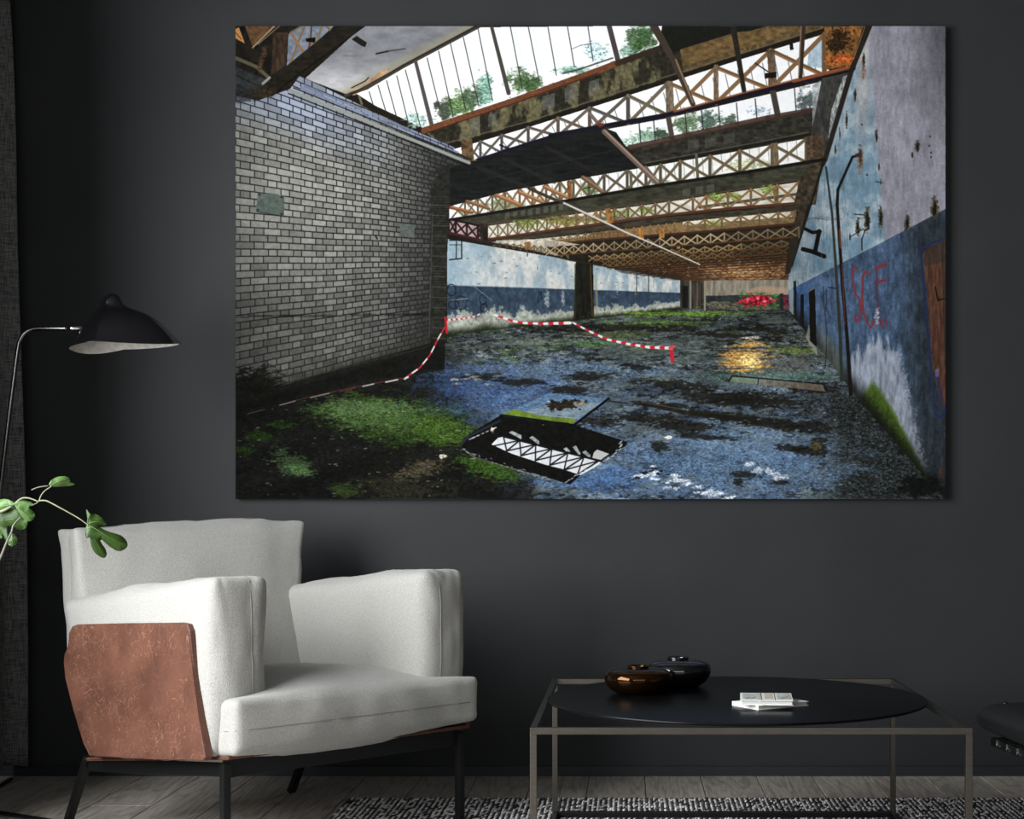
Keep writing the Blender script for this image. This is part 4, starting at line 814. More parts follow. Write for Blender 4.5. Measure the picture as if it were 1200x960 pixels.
# ---------------------------------------------------------------- curtain
def curtain():
    bul = lambda y: .18*math.exp(-((y-3.90)/.24)**2)  # out-of-view bulge, added to block window light from the wall corner
    bm = bmesh.new(); nz, nt = 40, 260; grid = []
    for j in range(nz+1):
        z = .055+(2.76-.055)*j/nz; row = []
        sil = -1.994-.034*max(0, (z-.4)/2.2)**1.2-.02*max(0, (z-2.0)/.6)**2
        for i in range(nt+1):
            t = i/nt; y = 3.52+1.50*t
            ph = 2*math.pi*(9.3*t+.12*math.sin(z*1.3))
            amp = .055*(.75+.25*math.sin(t*21))*(1-.35*z/2.7)
            w = 1+.12*math.sin(3.1*z+5*t)
            X = sil-.055-.10*(1-t)+bul(y)+amp*math.sin(ph)*w
            row.append(bm.verts.new((min(X, sil+bul(y)), y+.02*math.cos(ph*1.0), z+.012*math.sin(ph*.5) if j == 0 else z)))
        grid.append(row)
    for j in range(nz):
        for i in range(nt): bm.faces.new((grid[j][i], grid[j][i+1], grid[j+1][i+1], grid[j+1][i]))
    t = thing('curtain', 'dark charcoal linen curtain hanging in folds at the left edge', 'curtain', (-2.08, 4.2, .05))
    o = obj('curtain_cloth', bm, M['curtain'], t, True); s = o.modifiers.new('thick', 'SOLIDIFY'); s.thickness = .002
    bm = bmesh.new(); tube(bm, [(-2.10-.09*(1-(y-3.5)/1.5)+bul(y), y, 2.772) for y in np.linspace(3.42, 5.09, 24)], .012, 12); obj('curtain_rail', bm, M['black_metal'], t, True)
curtain()

# ---------------------------------------------------------------- rug
RX0, RX1, RY0, RY1 = -.871, 2.2, 2.9, 4.686
rug = thing('woven_rug', 'chunky black and white woven wool rug under the coffee table', 'rug', ((RX0+RX1)/2, (RY0+RY1)/2, 0))
bm = bmesh.new(); box(bm, RX0, RX1, RY0, RY1, .0006, .002); obj('rug_backing', bm, mat('rug_backing_cloth', (40, 39, 38), .95), rug)
def rug_loops():
    r = np.random.RandomState(2); dx, dy = .0078, .0215
    nx = int((RX1-RX0)/dx); ny = int((RY1-RY0)/dy)
    gx, gy = np.meshgrid(np.arange(nx), np.arange(ny)); gx = gx.ravel(); gy = gy.ravel(); n = gx.size
    cx = RX0+(gx+.5)*dx+r.uniform(-.12, .12, n)*dx; cy = RY1-(gy+.5)*dy+r.uniform(-.1, .1, n)*dy
    keep = np.ones(n, bool)                            # the table's floor rails press the pile flat
    for (a, b, c, d) in ((-.2265, .7785, 3.417, 3.4325), (-.2265, .7785, 4.4045, 4.42), (-.2265, -.211, 3.417, 4.42), (.763, .7785, 3.417, 4.42)): keep &= ~((cx > a-.008) & (cx < b+.008) & (cy > c-.0135) & (cy < d+.0135))
    cx, cy, gx, gy = cx[keep], cy[keep], gx[keep], gy[keep]; n = cx.size
    base = [(-.5, -.48, 0), (.1, -.55, 0), (.5, -.4, 0), (.55, .3, 0), (.45, .5, 0), (-.1, .55, 0), (-.5, .4, 0),
            (-.38, -.3, .75), (.1, -.38, .8), (.42, -.2, .7), (.4, .3, .7), (-.05, .38, .8), (-.4, .25, .7), (0, 0, 1)]
    b = np.array(base); b[:, 0] *= dx*1.05; b[:, 1] *= dy*1.05; b[:, 2] *= .0060
    V = np.zeros((n, 14, 3)); h = r.uniform(.75, 1.15, n); an = r.uniform(-.25, .05, n)-.35
    V[:, :, 0] = cx[:, None]+b[None, :, 0]*np.cos(an)[:, None]-b[None, :, 1]*np.sin(an)[:, None]*.6
    V[:, :, 1] = cy[:, None]+b[None, :, 0]*np.sin(an)[:, None]*.6+b[None, :, 1]*np.cos(an)[:, None]
    V[:, :, 2] = .0014+b[None, :, 2]*h[:, None]
    F = []
    lo = [0, 1, 2, 3, 4, 5, 6]; up = [7, 8, 9, 10, 11, 12]
    quads = [(0, 1, 8, 7), (1, 2, 9, 8), (3, 4, 10, 10), (4, 5, 11, 10), (5, 6, 12, 11), (6, 0, 7, 12), (2, 3, 10, 9)]
    tris = [(7, 8, 13), (8, 9, 13), (9, 10, 13), (10, 11, 13), (11, 12, 13), (12, 7, 13), (3, 4, 10)]
    faces = [q for q in quads if len(set(q)) == 4]+tris
    allf = [tuple(v+k*14 for v in f) for k in range(n) for f in faces]
    me = bpy.data.meshes.new('wool_loops'); me.from_pydata(V.reshape(-1, 3).tolist(), [], allf)
    t = r.rand(n); dark = np.where(gx % 2 == 0, .86, .10); c = np.where(t < dark, r.uniform(.02, .08, n), r.uniform(.34, .85, n))
    ca = me.color_attributes.new('wool', 'FLOAT_COLOR', 'POINT'); arr = np.ones((n*14, 4), np.float32); arr[:, :3] = np.repeat(c, 14)[:, None]*np.array([1, .985, .96]); ca.data.foreach_set('color', arr.ravel())
    m = mat('rug_wool', (160, 158, 154), .95, spec=.1); nt = m.node_tree; at = nt.nodes.new('ShaderNodeAttribute'); at.attribute_name = 'wool'; nt.links.new(at.outputs['Color'], nt.nodes['Principled BSDF'].inputs['Base Color'])
    me.materials.append(m); me.polygons.foreach_set('use_smooth', [True]*len(me.polygons))
    o = bpy.data.objects.new('wool_pile', me); COL.objects.link(o); o.parent = rug; o.matrix_parent_inverse = Matrix.Translation(-Vector(rug.location)); o['kind'] = 'stuff'
rug_loops()

# ---------------------------------------------------------------- coffee table
tx0, tx1, ty0, ty1, th = -.2265, .7785, 3.417, 4.42, .406
tab = thing('coffee_table', 'low square metal-framed coffee table with a round black top', 'table', ((tx0+tx1)/2, (ty0+ty1)/2, .0026))
s = .0155
for (x, y) in ((tx0, ty0), (tx1-s, ty0), (tx0, ty1-s), (tx1-s, ty1-s)):
    bm = bmesh.new(); box(bm, x, x+s, y, y+s, .0172, th-s, .0012); obj('leg', bm, M['metal'], tab)
for (a, b, c, d) in ((tx0, tx1, ty0, ty0+s), (tx0, tx1, ty1-s, ty1), (tx0, tx0+s, ty0+s, ty1-s), (tx1-s, tx1, ty0+s, ty1-s)):
    bm = bmesh.new(); box(bm, a, b, c, d, th-s, th, .0012); obj('top_rail', bm, M['metal'], tab)
    bm = bmesh.new(); box(bm, a, b, c, d, .0026, .0172, .0012); obj('floor_rail', bm, M['black_metal'], tab)
bm = bmesh.new(); lathe(bm, [(0, 0), (.484, 0), (.4895, .002), (.4905, .0045), (.489, .0075), (.486, .0082), (0, .0082)], ((tx0+tx1)/2, (ty0+ty1)/2, th), 128)
o = obj('tabletop', bm, M['top'], tab, True); 
ev = o.modifiers.new('edge', 'EDGE_SPLIT'); ev.split_angle = R(50)
TZ = th+.0083

def vase(name, label, c, Rr, H, m, mouth):
    pr = [(0, 0), (.50, 0), (.66, .03), (.84, .16), (.95, .34), (1, .53), (.985, .68), (.91, .80), (.75, .885), (.55, .925), (mouth*1.12, .935), (mouth*1.02, .955), (mouth*1.1, .985), (mouth*1.04, 1.0), (mouth*.9, .99), (mouth*.85, .95), (mouth*.9, .90), (.6, .86), (.85, .7), (.93, .5), (.8, .2), (.5, .06), (0, .05)]
    bm = bmesh.new(); dens = []
    q = smooth_path([(r*Rr, 0, z*H) for r, z in pr], 4); lathe(bm, [(max(v.x, 0), max(v.z, 0)) for v in q], c, 72)
    t = thing(name, label, 'vase', c); obj('body', bm, m, t, True)
    bm = bmesh.new(); ring = [(c[0]+mouth*1.06*Rr*math.cos(k*math.pi/24), c[1]+mouth*1.06*Rr*math.sin(k*math.pi/24), c[2]+H*.992) for k in range(49)]
    tube(bm, ring, Rr*.022, 8, cap=False); obj('rim', bm, m, t, True)
vase('squat_vase', 'shiny bronze-brown squat round vase, the front one on the table', ((748-CX)*4.0/FPX, 4.0, TZ), .0905, .072, M['bronze'], .29)
vase('squat_vase', 'glossy black squat round vase behind the bronze one', ((794.5-CX)*4.165/FPX, 4.165, TZ), .0915, .079, M['black_glass'], .3)

def book(name, label, cx, cy, z, w, d, h, ang, cover, art=None):
    t = thing(name, label, 'book', (cx, cy, z)); Rm = Matrix.Translation((cx, cy, z)) @ Matrix.Rotation(ang, 4, 'Z')
    def part(nm, x0, x1, y0, y1, z0, z1, m, bev=.0006):
        bm = bmesh.new(); box(bm, x0, x1, y0, y1, z0, z1, bev); bmesh.ops.transform(bm, matrix=Rm, verts=bm.verts[:]); return obj(nm, bm, m, t)
    part('page_block', -w/2+.003, w/2-.003, -d/2+.003, d/2-.001, .0015, h-.0015, M['page'], 0)
    part('back_cover', -w/2, w/2, -d/2, d/2, 0, .0015, cover); part('front_cover', -w/2, w/2, -d/2, d/2, h-.0015, h, cover)
    part('spine', -w/2, w/2, d/2-.001, d/2+.001, 0, h, cover, .0004)
    if art:
        for (x0, x1, m) in ((-.46, -.12, M['art_green']), (-.04, .12, M['art_beige']), (.2, .47, M['art_green'])):
            part('cover_picture', x0*w, x1*w, -.36*d, .42*d, h, h+.0004, m, 0)
        part('cover_line', -.105*w, -.095*w, -.45*d, .46*d, h, h+.0005, M['ink'], 0); part('cover_line', .155*w, .165*w, -.45*d, .46*d, h, h+.0005, M['ink'], 0)
        for (a, b, q, dd) in ((.25, -.3, .44, .1), (.3, -.32, .47, -.1), (-.4, -.3, -.32, -.1), (-.3, -.3, -.2, -.05)):
            bm = bmesh.new(); bar(bm, (a*w, b*d, h+.0006), (q*w, dd*d, h+.0006), .0016, .0004); bmesh.ops.transform(bm, matrix=Rm, verts=bm.verts[:]); obj('cover_line', bm, M['ink'], t)
bx = (898-CX)*3.75/FPX
book('lower_book', 'thin pale book turned askew underneath the white one', (903-CX)*3.74/FPX, 3.742, TZ, .158, .105, .011, R(33), M['paper'])
book('upper_book', 'small white book with grey-green cover pictures on top of the askew one', (898-CX)*3.735/FPX, 3.735, TZ+.0111, .128, .150, .012, R(-4), M['paper'], True)

# ---------------------------------------------------------------- armchair
FL = Vector((-1.018, 3.79, 0)); U = Vector((.70, .714, 0)); Vv = Vector((-.75, .66, 0))
def A(a, b, z): return FL+U*a+Vv*b+Vector((0, 0, z))
def on_side(px, py, a):                                   # point of the plane a = const that lies on a line of sight of the drawing
    kx = (px-CX)/FPX; o = FL+U*a; b = (kx*o.y-o.x)/(Vv.x-kx*Vv.y); y = o.y+Vv.y*b
    return b, EYE-(py-CY)*y/FPX
chair = thing('armchair', 'pale grey upholstered armchair with brown leather side panels on thin black legs', 'armchair', (-1.05, 4.3, 0))
def cushion_map(cor, H, r, bulge, wr=.0, seed=0, ears=0.0):
    # cor[i][j][k] : world corners, H : half sizes in metres
    def f(s, t, w):
        p = [s*H[0], t*H[1], w*H[2]]; q = [max(-(H[i]-r[i]), min(H[i]-r[i], p[i])) for i in range(3)]
        d = [(p[i]-q[i])/r[i] for i in range(3)]; L = math.sqrt(sum(v*v for v in d))
        if L > 1e-9: 
            mxd = max(abs(v) for v in d); d = [v*mxd/L for v in d]
        p = [q[i]+d[i]*r[i] for i in range(3)]
        n = [p[i]/H[i] for i in range(3)]
        g = lambda v: max(0, 1-v*v)
        e = (abs(n[0]*n[1]*n[2]))**3*ears
        p[0] += n[0]*(bulge[0]*g(n[1])*g(n[2])); p[1] += n[1]*(bulge[1]*g(n[0])*g(n[2])); p[2] += n[2]*(bulge[2]*g(n[0])*g(n[1]))
        n = [p[i]/H[i]*(1+e) for i in range(3)]
        x, y, z = [(v+1)/2 for v in n]; o = Vector((0, 0, 0))
        for i in (0, 1):
            for j in (0, 1):
                for k in (0, 1):
                    o += cor[i][j][k]*((x if i else 1-x)*(y if j else 1-y)*(z if k else 1-z))
        if wr:
            c = Vector((seed*3.7, seed*1.3, 0)); v = noise.noise(o*5+c)*.6+(1-abs(noise.noise(Vector((o.x*9, o.y*9, o.z*4))+c)))*.5-.22*(1-abs(noise.noise(Vector((o.x*17, o.y*17, o.z*7))+c*2)))**4
            ce = sum((cor[i][j][k] for i in (0, 1) for j in (0, 1) for k in (0, 1)), Vector((0, 0, 0)))/8
            o += (o-ce).normalized()*wr*(v-.3)
        return o
    return f
def cushion(name, f, m, parent, n=26):
    bm = bmesh.new(); cache = {}
    ts = [math.sin((i/n*2-1)*math.pi/2*.96)/math.sin(math.pi/2*.96) for i in range(n+1)]
    def V(s, t, w):
        k = (round(s, 5), round(t, 5), round(w, 5))
        if k not in cache: cache[k] = bm.verts.new(f(s, t, w))
        return cache[k]
    for sgn in (-1, 1):
        for i in range(n):
            for j in range(n):
                a, b, c, d = ts[i], ts[i+1], ts[j], ts[j+1]
                for g in (lambda p, q: (sgn, p, q), lambda p, q: (p, sgn, q), lambda p, q: (p, q, sgn)):
                    bm.faces.new([V(*g(p, q)) for p, q in ((a, c), (b, c), (b, d), (a, d))])
    return obj(name, bm, m, parent, True)
def seam(f, path, parent, off=1.0, r=.0016, name='seam', m=None):
    pts = [f(*[v*off for v in p]) for p in path]; bm = bmesh.new(); tube(bm, pts, r, 6); return obj(name, bm, m or M['seam'], parent, True)
def hexa(fn, a0, a1, b0, b1, z0, z1):
    return [[[fn(a, b, z) for z in (z0, z1)] for b in (b0, b1)] for a in (a0, a1)]
ZT = lambda b: -.085*b/.75                                # the seat leans back
def AL(a, b, z): return A(a, b, z+ZT(b))
# frame
rear = .78
ft = {'fl': (A(0, 0, .262), A(0, 0, .0005)), 'fr': (A(.756, 0, .262), A(.756, 0, .0087)), 'rl': (A(0, .672, .205), A(0, .789, .0005)), 'rr': (A(.735, .655, .205), A(.718, .753, .0005))}
for k, (p, q) in ft.items():
    bm = bmesh.new(); bar(bm, p, q, .021, .021, up=U, bev=.002); obj('leg', bm, M['black_metal'], chair)
def rail(a, b, h0=.040):
    bm = bmesh.new(); bar(bm, a, b, .010, h0, bev=.001); return obj('frame_rail', bm, M['black_metal'], chair)
rail(A(0, .008, .248), A(.756, .008, .248), .048); rail(A(.004, 0, .246), A(.004, .672, .184), .036); rail(A(.752, 0, .246), A(.738, .655, .184), .036); rail(A(0, .668, .188), A(.738, .655, .188))
# leather sling under the seat
bm = bmesh.new(); c = hexa(AL, -.012, .772, -.03, .68, .272, .281); vs = [bm.verts.new(c[i][j][k]) for i in (0, 1) for j in (0, 1) for k in (0, 1)]
for fidx in ((0, 1, 3, 2), (4, 6, 7, 5), (0, 4, 5, 1), (2, 3, 7, 6), (0, 2, 6, 4), (1, 5, 7, 3)): bm.faces.new([vs[i] for i in fidx])
bmesh.ops.bevel(bm, geom=bm.edges[:], offset=.004, segments=2, affect='EDGES'); tag(obj('seat_sling', bm, M['leather'], chair), 'thin brown leather edge under the seat cushion')
# side panels of leather
def side_panel(a_in, a_out, outline):
    bm = bmesh.new(); fr = [bm.verts.new(A(a_out, b, z)) for b, z in outline]; bk = [bm.verts.new(A(a_in, b, z)) for b, z in outline]; n = len(fr)
    f1 = bm.faces.new(fr); f2 = bm.faces.new(bk[::-1])
    for i in range(n): bm.faces.new((fr[i], fr[(i+1) % n], bk[(i+1) % n], bk[i]))
    es = [e for e in f1.edges]; bmesh.ops.bevel(bm, geom=es, offset=.006, segments=3, affect='EDGES', profile=.6); bmesh.ops.triangulate(bm, faces=[f for f in bm.faces if len(f.verts) > 4])
    return obj('side_panel', bm, M['leather'], chair)
pts_px = [(90, 732), (150, 730.5), (212, 730), (219, 732), (222, 740), (226, 790), (233, 842), (240, 888), (238, 892), (180, 890), (104, 886.5), (98, 872), (86, 832), (76, 796), (74, 776), (75, 766), (79, 764), (81, 757), (80, 742), (84, 734)]
outl = [on_side(x, y, -.052) for x, y in pts_px]
tag(side_panel(-.030, -.052, outl), 'scuffed brown leather panel')
side_panel(.786, .806, [(b, z) for b, z in outl])
# arms
def arm(a0, a1, b0, b1, zt, seed, side):
    def fn(a, b, z):
        return AL(a, b-(.165 if (b > .4 and z < .5) else 0), z)
    f = cushion_map(hexa(fn, a0, a1, b0, b1, .281, zt), ((a1-a0)/2, (b1-b0)/2, (zt-.281)/2), (.040, .030, .032), (.020, .012, .012), .018, seed, .03)
    o = cushion('arm_cushion', f, M['fabric'], chair)
    s_ = .30 if side < 0 else -.30
    seam(f, [(s_, -1, w) for w in [i/14*1.9-.95 for i in range(15)]]+[(s_, t, 1) for t in [-.95+i/12*1.8 for i in range(13)]], chair, 1.0)
    return f
arm(-.030, .132, .005, .77, .735, 1, -1)
arm(.618, .776, -.005, .68, .735, 2, 1)
# seat cushion
def SF(a, b, z):
    k = (a+.02)/.81
    return AL(a, b, z+(.012*k if z < .35 else -.004*k))
fs = cushion_map(hexa(SF, -.010, .772, -.062, .60, .2815, .422), (.407, .33, .071), (.018, .022, .022), (.012, .020, .082), .018, 5, .015)
cushion('seat_cushion', fs, M['fabric'], chair, 34)
seam(fs, [(-1, t, -.12) for t in (.2, -.2, -.6, -.9)]+[(s/10, -1, -.12) for s in range(-10, 11)]+[(1, t, -.12) for t in (-.9, -.6, -.2, .2)], chair)
# back cushion
bl0 = P(92, 800, 4.25); br0 = P(343, 800, 4.62); tl0 = P(82, 620, 4.36); tr0 = P(348, 611, 4.80)
nrm = Vector((.66, -.75, 0)).normalized()
def BC(s, d, t):
    p = (bl0*(1-s)+br0*s)*(1-t)+(tl0*(1-s)+tr0*s)*t
    return p-nrm*d
cb = [[[BC(s, d, t) for t in (0, 1)] for d in (-.055, .10)] for s in (0, 1)]
fb = cushion_map(cb, (.36, .08, .20), (.010, .05, .012), (-.006, .042, .010), .020, 9, .03)
cushion('back_cushion', fb, M['fabric'], chair, 30)
seam(fb, [(-1, 0, w) for w in (-.9, -.5, 0, .5, .9)]+[(s/10, 0, 1) for s in range(-9, 10)]+[(1, 0, w) for w in (.9, .5, 0, -.5, -.9)], chair)

# ---------------------------------------------------------------- floor lamp
YL = 4.5
lamp = thing('floor_lamp', 'thin steel floor lamp with a glossy black sculpted shade, left of the print', 'lamp', (-1.994, 4.5, 0))
hub = Vector((-1.994, 4.51, .012))
for q in ((-1.42, 4.175, .008), (-2.22, 4.08, .008), (-2.05, 4.99, .008)):
    bm = bmesh.new(); tube(bm, [hub, q], .0065, 10); obj('foot_rod', bm, M['black_metal'], lamp, True)
bm = bmesh.new(); lathe(bm, [(0, -.011), (.022, -.011), (.022, .02), (.014, .03), (0, .03)], hub, 20); obj('base_hub', bm, M['black_metal'], lamp, True)
pts = [hub+Vector((0, 0, .02)), P(0, 575, YL), P(11, 485, YL), P(20.5, 412, YL), P(24, 398, YL), P(30, 389.5, YL), P(39, 385.5, YL), P(52, 385, YL), P(80, 385, YL)]
bm = bmesh.new(); tube(bm, [pts[0], pts[1]]+smooth_path(pts[2:], 5), .0066, 14); obj('pole', bm, mat('brushed_steel', (104, 104, 104), .2, 1), lamp, True)
bm = bmesh.new(); tube(bm, [P(79, 385, YL), P(84, 385, YL), P(98, 385, YL)], .0072, 14); obj('swivel_joint', bm, M['chrome'], lamp, True)
K = YL/FPX
def shade_surface(inset, n=72):
    hh = [0, 5, 10, 16, 22, 28, 34, 38.5, 42, 44.5, 47.5, 51, 54.5, 57, 58.6, 59.2]
    rR = [1, .95, .895, .825, .745, .65, .53, .40, .27, .205, .178, .158, .128, .09, .05, 0]
    rL = [1, .91, .835, .76, .68, .585, .475, .385, .31, .275, .262, .245, .21, .15, .08, 0]
    rings = []; cx, cy = (131-CX)*K, YL
    for h, a, b in zip(hh, rR, rL):
        ring = []
        for k in range(n):
            t = 2*math.pi*k/n; c = math.cos(t); w = (c+1)/2; w = w*w*(3-2*w)
            f = b+(a-b)*w; rx = (80*f if c > 0 else 47.5*f)*K; ry = .128*(.5*a+.5*b)*(1-.22*w)
            z0 = EYE-(403.5-CY)*K-(.021*max(0, -c)**1.3)-.006*max(0, -c*math.sin(t)*2)+.003*math.cos(2*t)
            z = z0*(1)+h*K
            # rim undulates, crown is level
            kf = h/59.2; z = (z0*(1-kf)+(EYE-(403.5-CY)*K)*kf)+h*K
            ring.append(Vector((cx+rx*c*(1-inset*3), cy+ry*math.sin(t)*(1-inset*3), z-inset*.10)))
        rings.append(ring)
    return rings
def shade_bm(rings, upto=None):
    bm = bmesh.new(); R_ = [[bm.verts.new(v) for v in r] for r in rings[:-1][:upto]]
    top = sum(rings[-1], Vector((0, 0, 0)))/len(rings[-1]) if upto is None else sum(rings[upto], Vector((0, 0, 0)))/len(rings[upto]); n = len(R_[0])
    for a, b in zip(R_, R_[1:]):
        for k in range(n): bm.faces.new((a[k], a[(k+1) % n], b[(k+1) % n], b[k]))
    tv = bm.verts.new(top)
    for k in range(n): bm.faces.new((R_[-1][k], R_[-1][(k+1) % n], tv))
    return bm
sh = obj('lamp_shade', shade_bm(shade_surface(0)), M['lacquer'], lamp, True)
obj('shade_lining', shade_bm(shade_surface(.006), 9), M['lining'], sh, True)
rim = shade_surface(0)[0]; bm = bmesh.new(); tube(bm, rim+[rim[0]], .0012, 6, cap=False); obj('shade_rim', bm, M['lacquer'], sh, True)
bm = bmesh.new(); c = P(120, 394, YL); lathe(bm, [(0, -.004), (.014, 0), (.022, .014), (.02, .03), (.012, .045), (.012, .07), (0, .07)], c, 20); obj('bulb', bm, M['bulb'], lamp, True)

# ---------------------------------------------------------------- fig tree reaching in from the left
YF = 3.35
fig = thing('potted_fig', 'young fig branch with lobed green leaves reaching in from the left', 'plant', (-1.80, 3.30, 0))
pc = (-1.80, 3.30, .0005)
bm = bmesh.new(); lathe(bm, [(0, 0), (.12, 0), (.135, .02), (.165, .30), (.172, .32), (.16, .32), (.152, .28), (0, .28)], pc, 40); obj('pot', bm, M['pot'], fig, True)
bm = bmesh.new(); lathe(bm, [(0, .285), (.08, .29), (.15, .282), (.15, .27), (0, .27)], pc, 30); obj('soil', bm, M['soil'], fig, True)
def q(x, y, dy=0): return P(x/7.5, 550+y/7.5, YF+dy)
def stalk(pts, r, r2, m, name='branch', n=5):
    bm = bmesh.new(); tube(bm, smooth_path(pts, n), r, 8, r2); return obj(name, bm, m, fig, True)
stalk([(-1.80, 3.30, .27), (-1.79, 3.31, .50), (-1.73, 3.33, .68), q(-230, 1000), q(-60, 850), q(0, 785), q(60, 640), q(102, 550), q(120, 490), q(182, 418)], .0048, .0013, M['wood_stem'])
stalk([(-1.79, 3.31, .50), (-1.80, 3.33, .72), q(-420, 560), q(-150, 430), q(0, 376), q(60, 350), q(130, 305), q(175, 268), q(215, 252), q(270, 258), q(340, 286)], .0045, .0015, M['stem'])
stalk([q(340, 278), q(400, 276), q(460, 302), q(600, 378), q(700, 436), q(768, 486)], .0018, .0013, M['stem'], 'leaf_stalk')
stalk([q(346, 276), q(360, 235), q(395, 190), q(455, 150)], .0014, .0013, M['stem'], 'leaf_stalk')
stalk([q(340, 285), q(318, 300), q(275, 322)], .0012, .0008, M['wood_stem'], 'twig'); stalk([q(278, 182), q(340, 158), q(425, 146)], .0014, .0011, M['wood_stem'], 'twig')
def leaf(outline, m, base, fold=.02, tilt=0.0, seed=0, veins=(), dy=0.0):
    pts = [Vector((x/7.5, 550+y/7.5, 0)) for x, y in outline]
    sm = []; n = len(pts)
    for i in range(n):
        p0, p1, p2, p3 = pts[i-1], pts[i], pts[(i+1) % n], pts[(i+2) % n]
        for k in range(3):
            t = k/3; sm.append(.5*((2*p1)+(p2-p0)*t+(2*p0-5*p1+4*p2-p3)*t*t+(3*p1-p0-3*p2+p3)*t**3))
    bx, by = base[0]/7.5, 550+base[1]/7.5
    def lift(v):
        d = math.hypot(v.x-bx, v.y-by); an = math.atan2(v.y-by, v.x-bx)
        return YF+dy+tilt*(v.x-bx)/50+fold*.35*(d/50)**2+.0035*math.sin(an*7+seed)*min(1, d/12)
    bm = bmesh.new(); f = bm.faces.new([bm.verts.new(v) for v in sm]); bmesh.ops.triangulate(bm, faces=[f])
    bmesh.ops.subdivide_edges(bm, edges=bm.edges[:], cuts=1, use_grid_fill=False); bmesh.ops.triangulate(bm, faces=bm.faces[:])
    for v in bm.verts: v.co = P(v.co.x, v.co.y, lift(v.co))
    o = obj('leaf', bm, m, fig, True); s = o.modifiers.new('thick', 'SOLIDIFY'); s.thickness = .0007; s.offset = 0
    for vn_ in veins:
        vp = [Vector((x/7.5, 550+y/7.5, 0)) for x, y in vn_]
        bm = bmesh.new(); tube(bm, [P(v.x, v.y, lift(v)-.0006) for v in smooth_path(vp, 5)], .0008, 5, .0003); obj('vein', bm, M['vein'], o, True)
leaf([(765, 482), (770, 440), (758, 352), (795, 392), (850, 396), (905, 438), (937, 480), (920, 497), (868, 494), (905, 525), (965, 552), (1060, 580), (1110, 628), (1122, 672), (1092, 706), (1038, 720), (970, 684), (915, 636), (872, 598), (890, 645), (926, 700), (938, 745), (920, 778), (880, 770), (832, 732), (803, 675), (790, 600), (763, 607), (749, 572), (752, 520)],
     M['leaf'], (765, 485), .03, .02, 1, [[(765, 485), (850, 530), (960, 600), (1080, 660)], [(765, 485), (810, 570), (860, 670), (905, 755)], [(765, 485), (830, 462), (900, 470)], [(765, 485), (772, 430), (764, 380)]])
leaf([(432, 143), (446, 102), (500, 70), (570, 62), (609, 80), (598, 102), (556, 120), (530, 132), (600, 114), (653, 127), (640, 143), (560, 151), (470, 155)], M['leaf_pale'], (440, 150), .02, .03, 2, [[(440, 150), (510, 110), (590, 85)], [(440, 150), (540, 140), (630, 132)]])
leaf([(130, 308), (95, 276), (40, 261), (0, 268), (-60, 285), (-110, 330), (-60, 372), (0, 378), (60, 362)], M['leaf_pale'], (130, 305), .02, -.02, 3, [[(130, 305), (60, 320), (-40, 330)]], -.004)
leaf([(130, 306), (165, 282), (215, 274), (262, 284), (292, 304), (282, 320), (240, 328), (288, 368), (307, 400), (297, 436), (268, 457), (232, 452), (185, 405), (150, 350)], M['leaf_pale'], (130, 305), .02, .02, 4, [[(130, 305), (200, 370), (265, 430)], [(130, 305), (210, 298), (270, 300)]], -.006)
leaf([(140, 325), (60, 362), (-20, 385), (-100, 420), (-110, 520), (-60, 590), (-10, 612), (20, 605), (24, 565), (48, 622), (72, 605), (62, 520), (72, 498), (112, 502), (160, 530), (205, 530), (232, 508), (242, 460), (205, 415), (170, 360)], M['leaf'], (140, 325), .03, -.01, 5, [[(140, 325), (165, 400), (200, 500)], [(130, 435), (60, 445), (-40, 455)], [(0, 500), (30, 560), (50, 600)]], .008)
leaf([(76, 602), (104, 566), (138, 578), (153, 620), (146, 660), (112, 680), (78, 666), (64, 634)], M['leaf'], (104, 566), .02, 0, 6, [[(104, 566), (108, 620), (112, 665)]], .012)
leaf([(-420, 560), (-480, 500), (-560, 520), (-640, 600), (-600, 680), (-520, 640), (-480, 720), (-400, 700), (-390, 620)], M['leaf'], (-420, 560), .02, 0, 7)

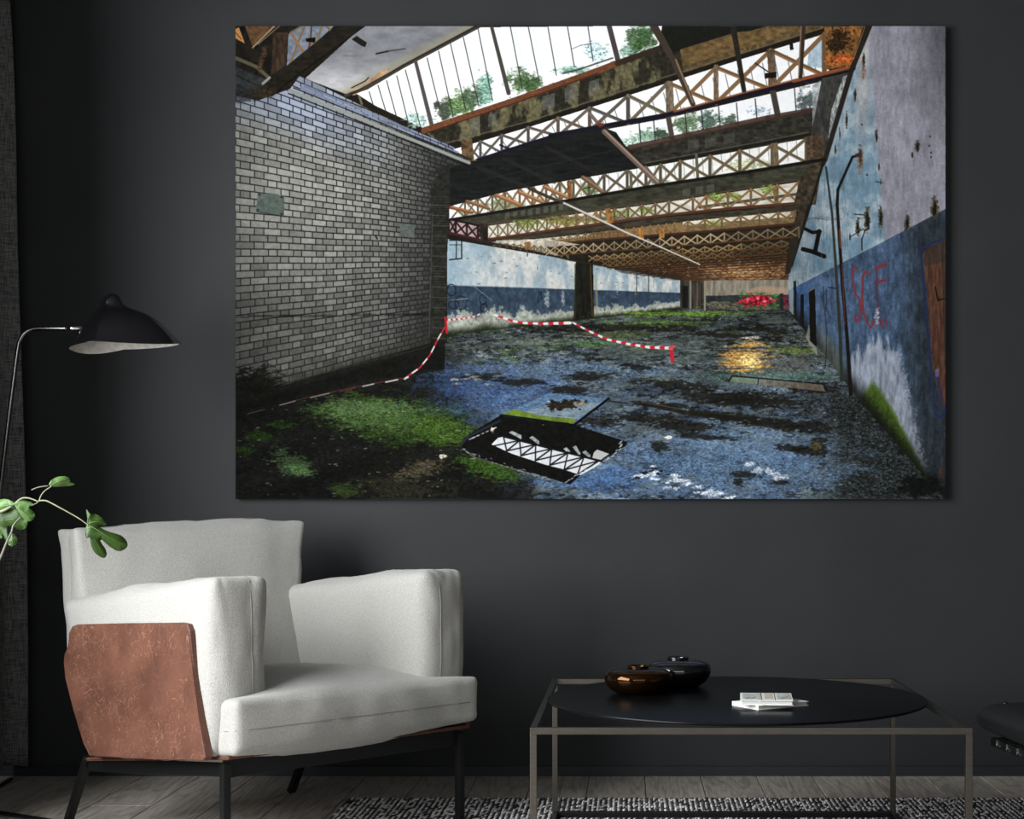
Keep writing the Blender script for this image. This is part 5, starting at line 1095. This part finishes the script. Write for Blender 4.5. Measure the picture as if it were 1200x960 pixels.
# ---------------------------------------------------------------- black leather lounge chair at the right edge
lc = thing('lounge_chair', 'black leather lounge chair with strapped cushion, cut off by the right edge', 'armchair', (1.35, 3.55, 0))
o0 = Vector((.888, 3.95, 0)); dn = Vector((.14, -.99, 0)).normalized(); du = Vector((.99, .14, 0)).normalized()
def LC(a, b, z): return o0+du*a+dn*b+Vector((0, 0, z))
f = cushion_map(hexa(LC, 0, .58, 0, .56, .322, .400), (.29, .28, .039), (.075, .07, .036), (.0, .0, .008), .003, 11)
cushion('seat_cushion', f, M['black_leather'], lc, 22)
for b in (-.5, 0, .5): seam(f, [(b, s/10, 1.0) for s in range(-9, 10)], lc, 1.0, .0012, 'seam', M['black_leather'])
for b in (-.75, -.25, .25, .75):
    for a in (-.75, -.25, .25, .75):
        bm = bmesh.new(); c = f(a, b, 1); lathe(bm, [(0, .003), (.006, .002), (.008, -.001), (0, -.002)], c, 14); obj('button', bm, M['black_leather'], lc, True)
for i in range(7):
    b = .135+.066*i
    bm = bmesh.new(); bar(bm, LC(.035, b, .3155), LC(.55, b, .3155), .04, .006, bev=.0008); obj('strap', bm, M['black_leather'], lc)
    bm = bmesh.new(); bar(bm, LC(.033, b, .3165), LC(.033, b, .296), .006, .04, up=dn, bev=.0008); obj('strap_end', bm, M['black_leather'], lc)
    bm = bmesh.new(); bar(bm, LC(.0275, b-.008, .315), LC(.0275, b-.008, .300), .005, .006); bar(bm, LC(.0275, b-.010, .3015), LC(.0275, b+.010, .3015), .005, .005); obj('buckle', bm, M['chrome'], lc)
bm = bmesh.new(); bar(bm, LC(.034, .085, .305), LC(.034, .555, .305), .012, .022, bev=.001); obj('seat_rail', bm, M['black_metal'], lc)
for b in (.09, .54):
    bm = bmesh.new(); bar(bm, LC(.03, b, .305), LC(.56, b, .305), .012, .022, bev=.001); obj('seat_rail', bm, M['black_metal'], lc)
    for pts in ([(.74, .72), (.62, .50), (.50, .34), (.32, .205), (.14, .117), (.02, .0147)], [(.06, .300), (.25, .24), (.45, .13), (.62, .0147)]):
        bm = bmesh.new(); path = smooth_path([LC(a, b, z) for a, z in pts], 6)
        for p_, q_ in zip(path, path[1:]): bar(bm, p_, q_+(q_-p_)*.12, .03, .011, up=Vector((0, 0, 1)))
        obj('curved_leg', bm, M['black_metal'], lc)
def LB(a, b, z): return LC(.56+a+(z-.42)*.42, b, z)
f = cushion_map(hexa(LB, 0, .09, 0, .56, .42, .82), (.045, .26, .2), (.04, .07, .07), (.01, 0, 0), .003, 12); cushion('back_cushion', f, M['black_leather'], lc, 14)
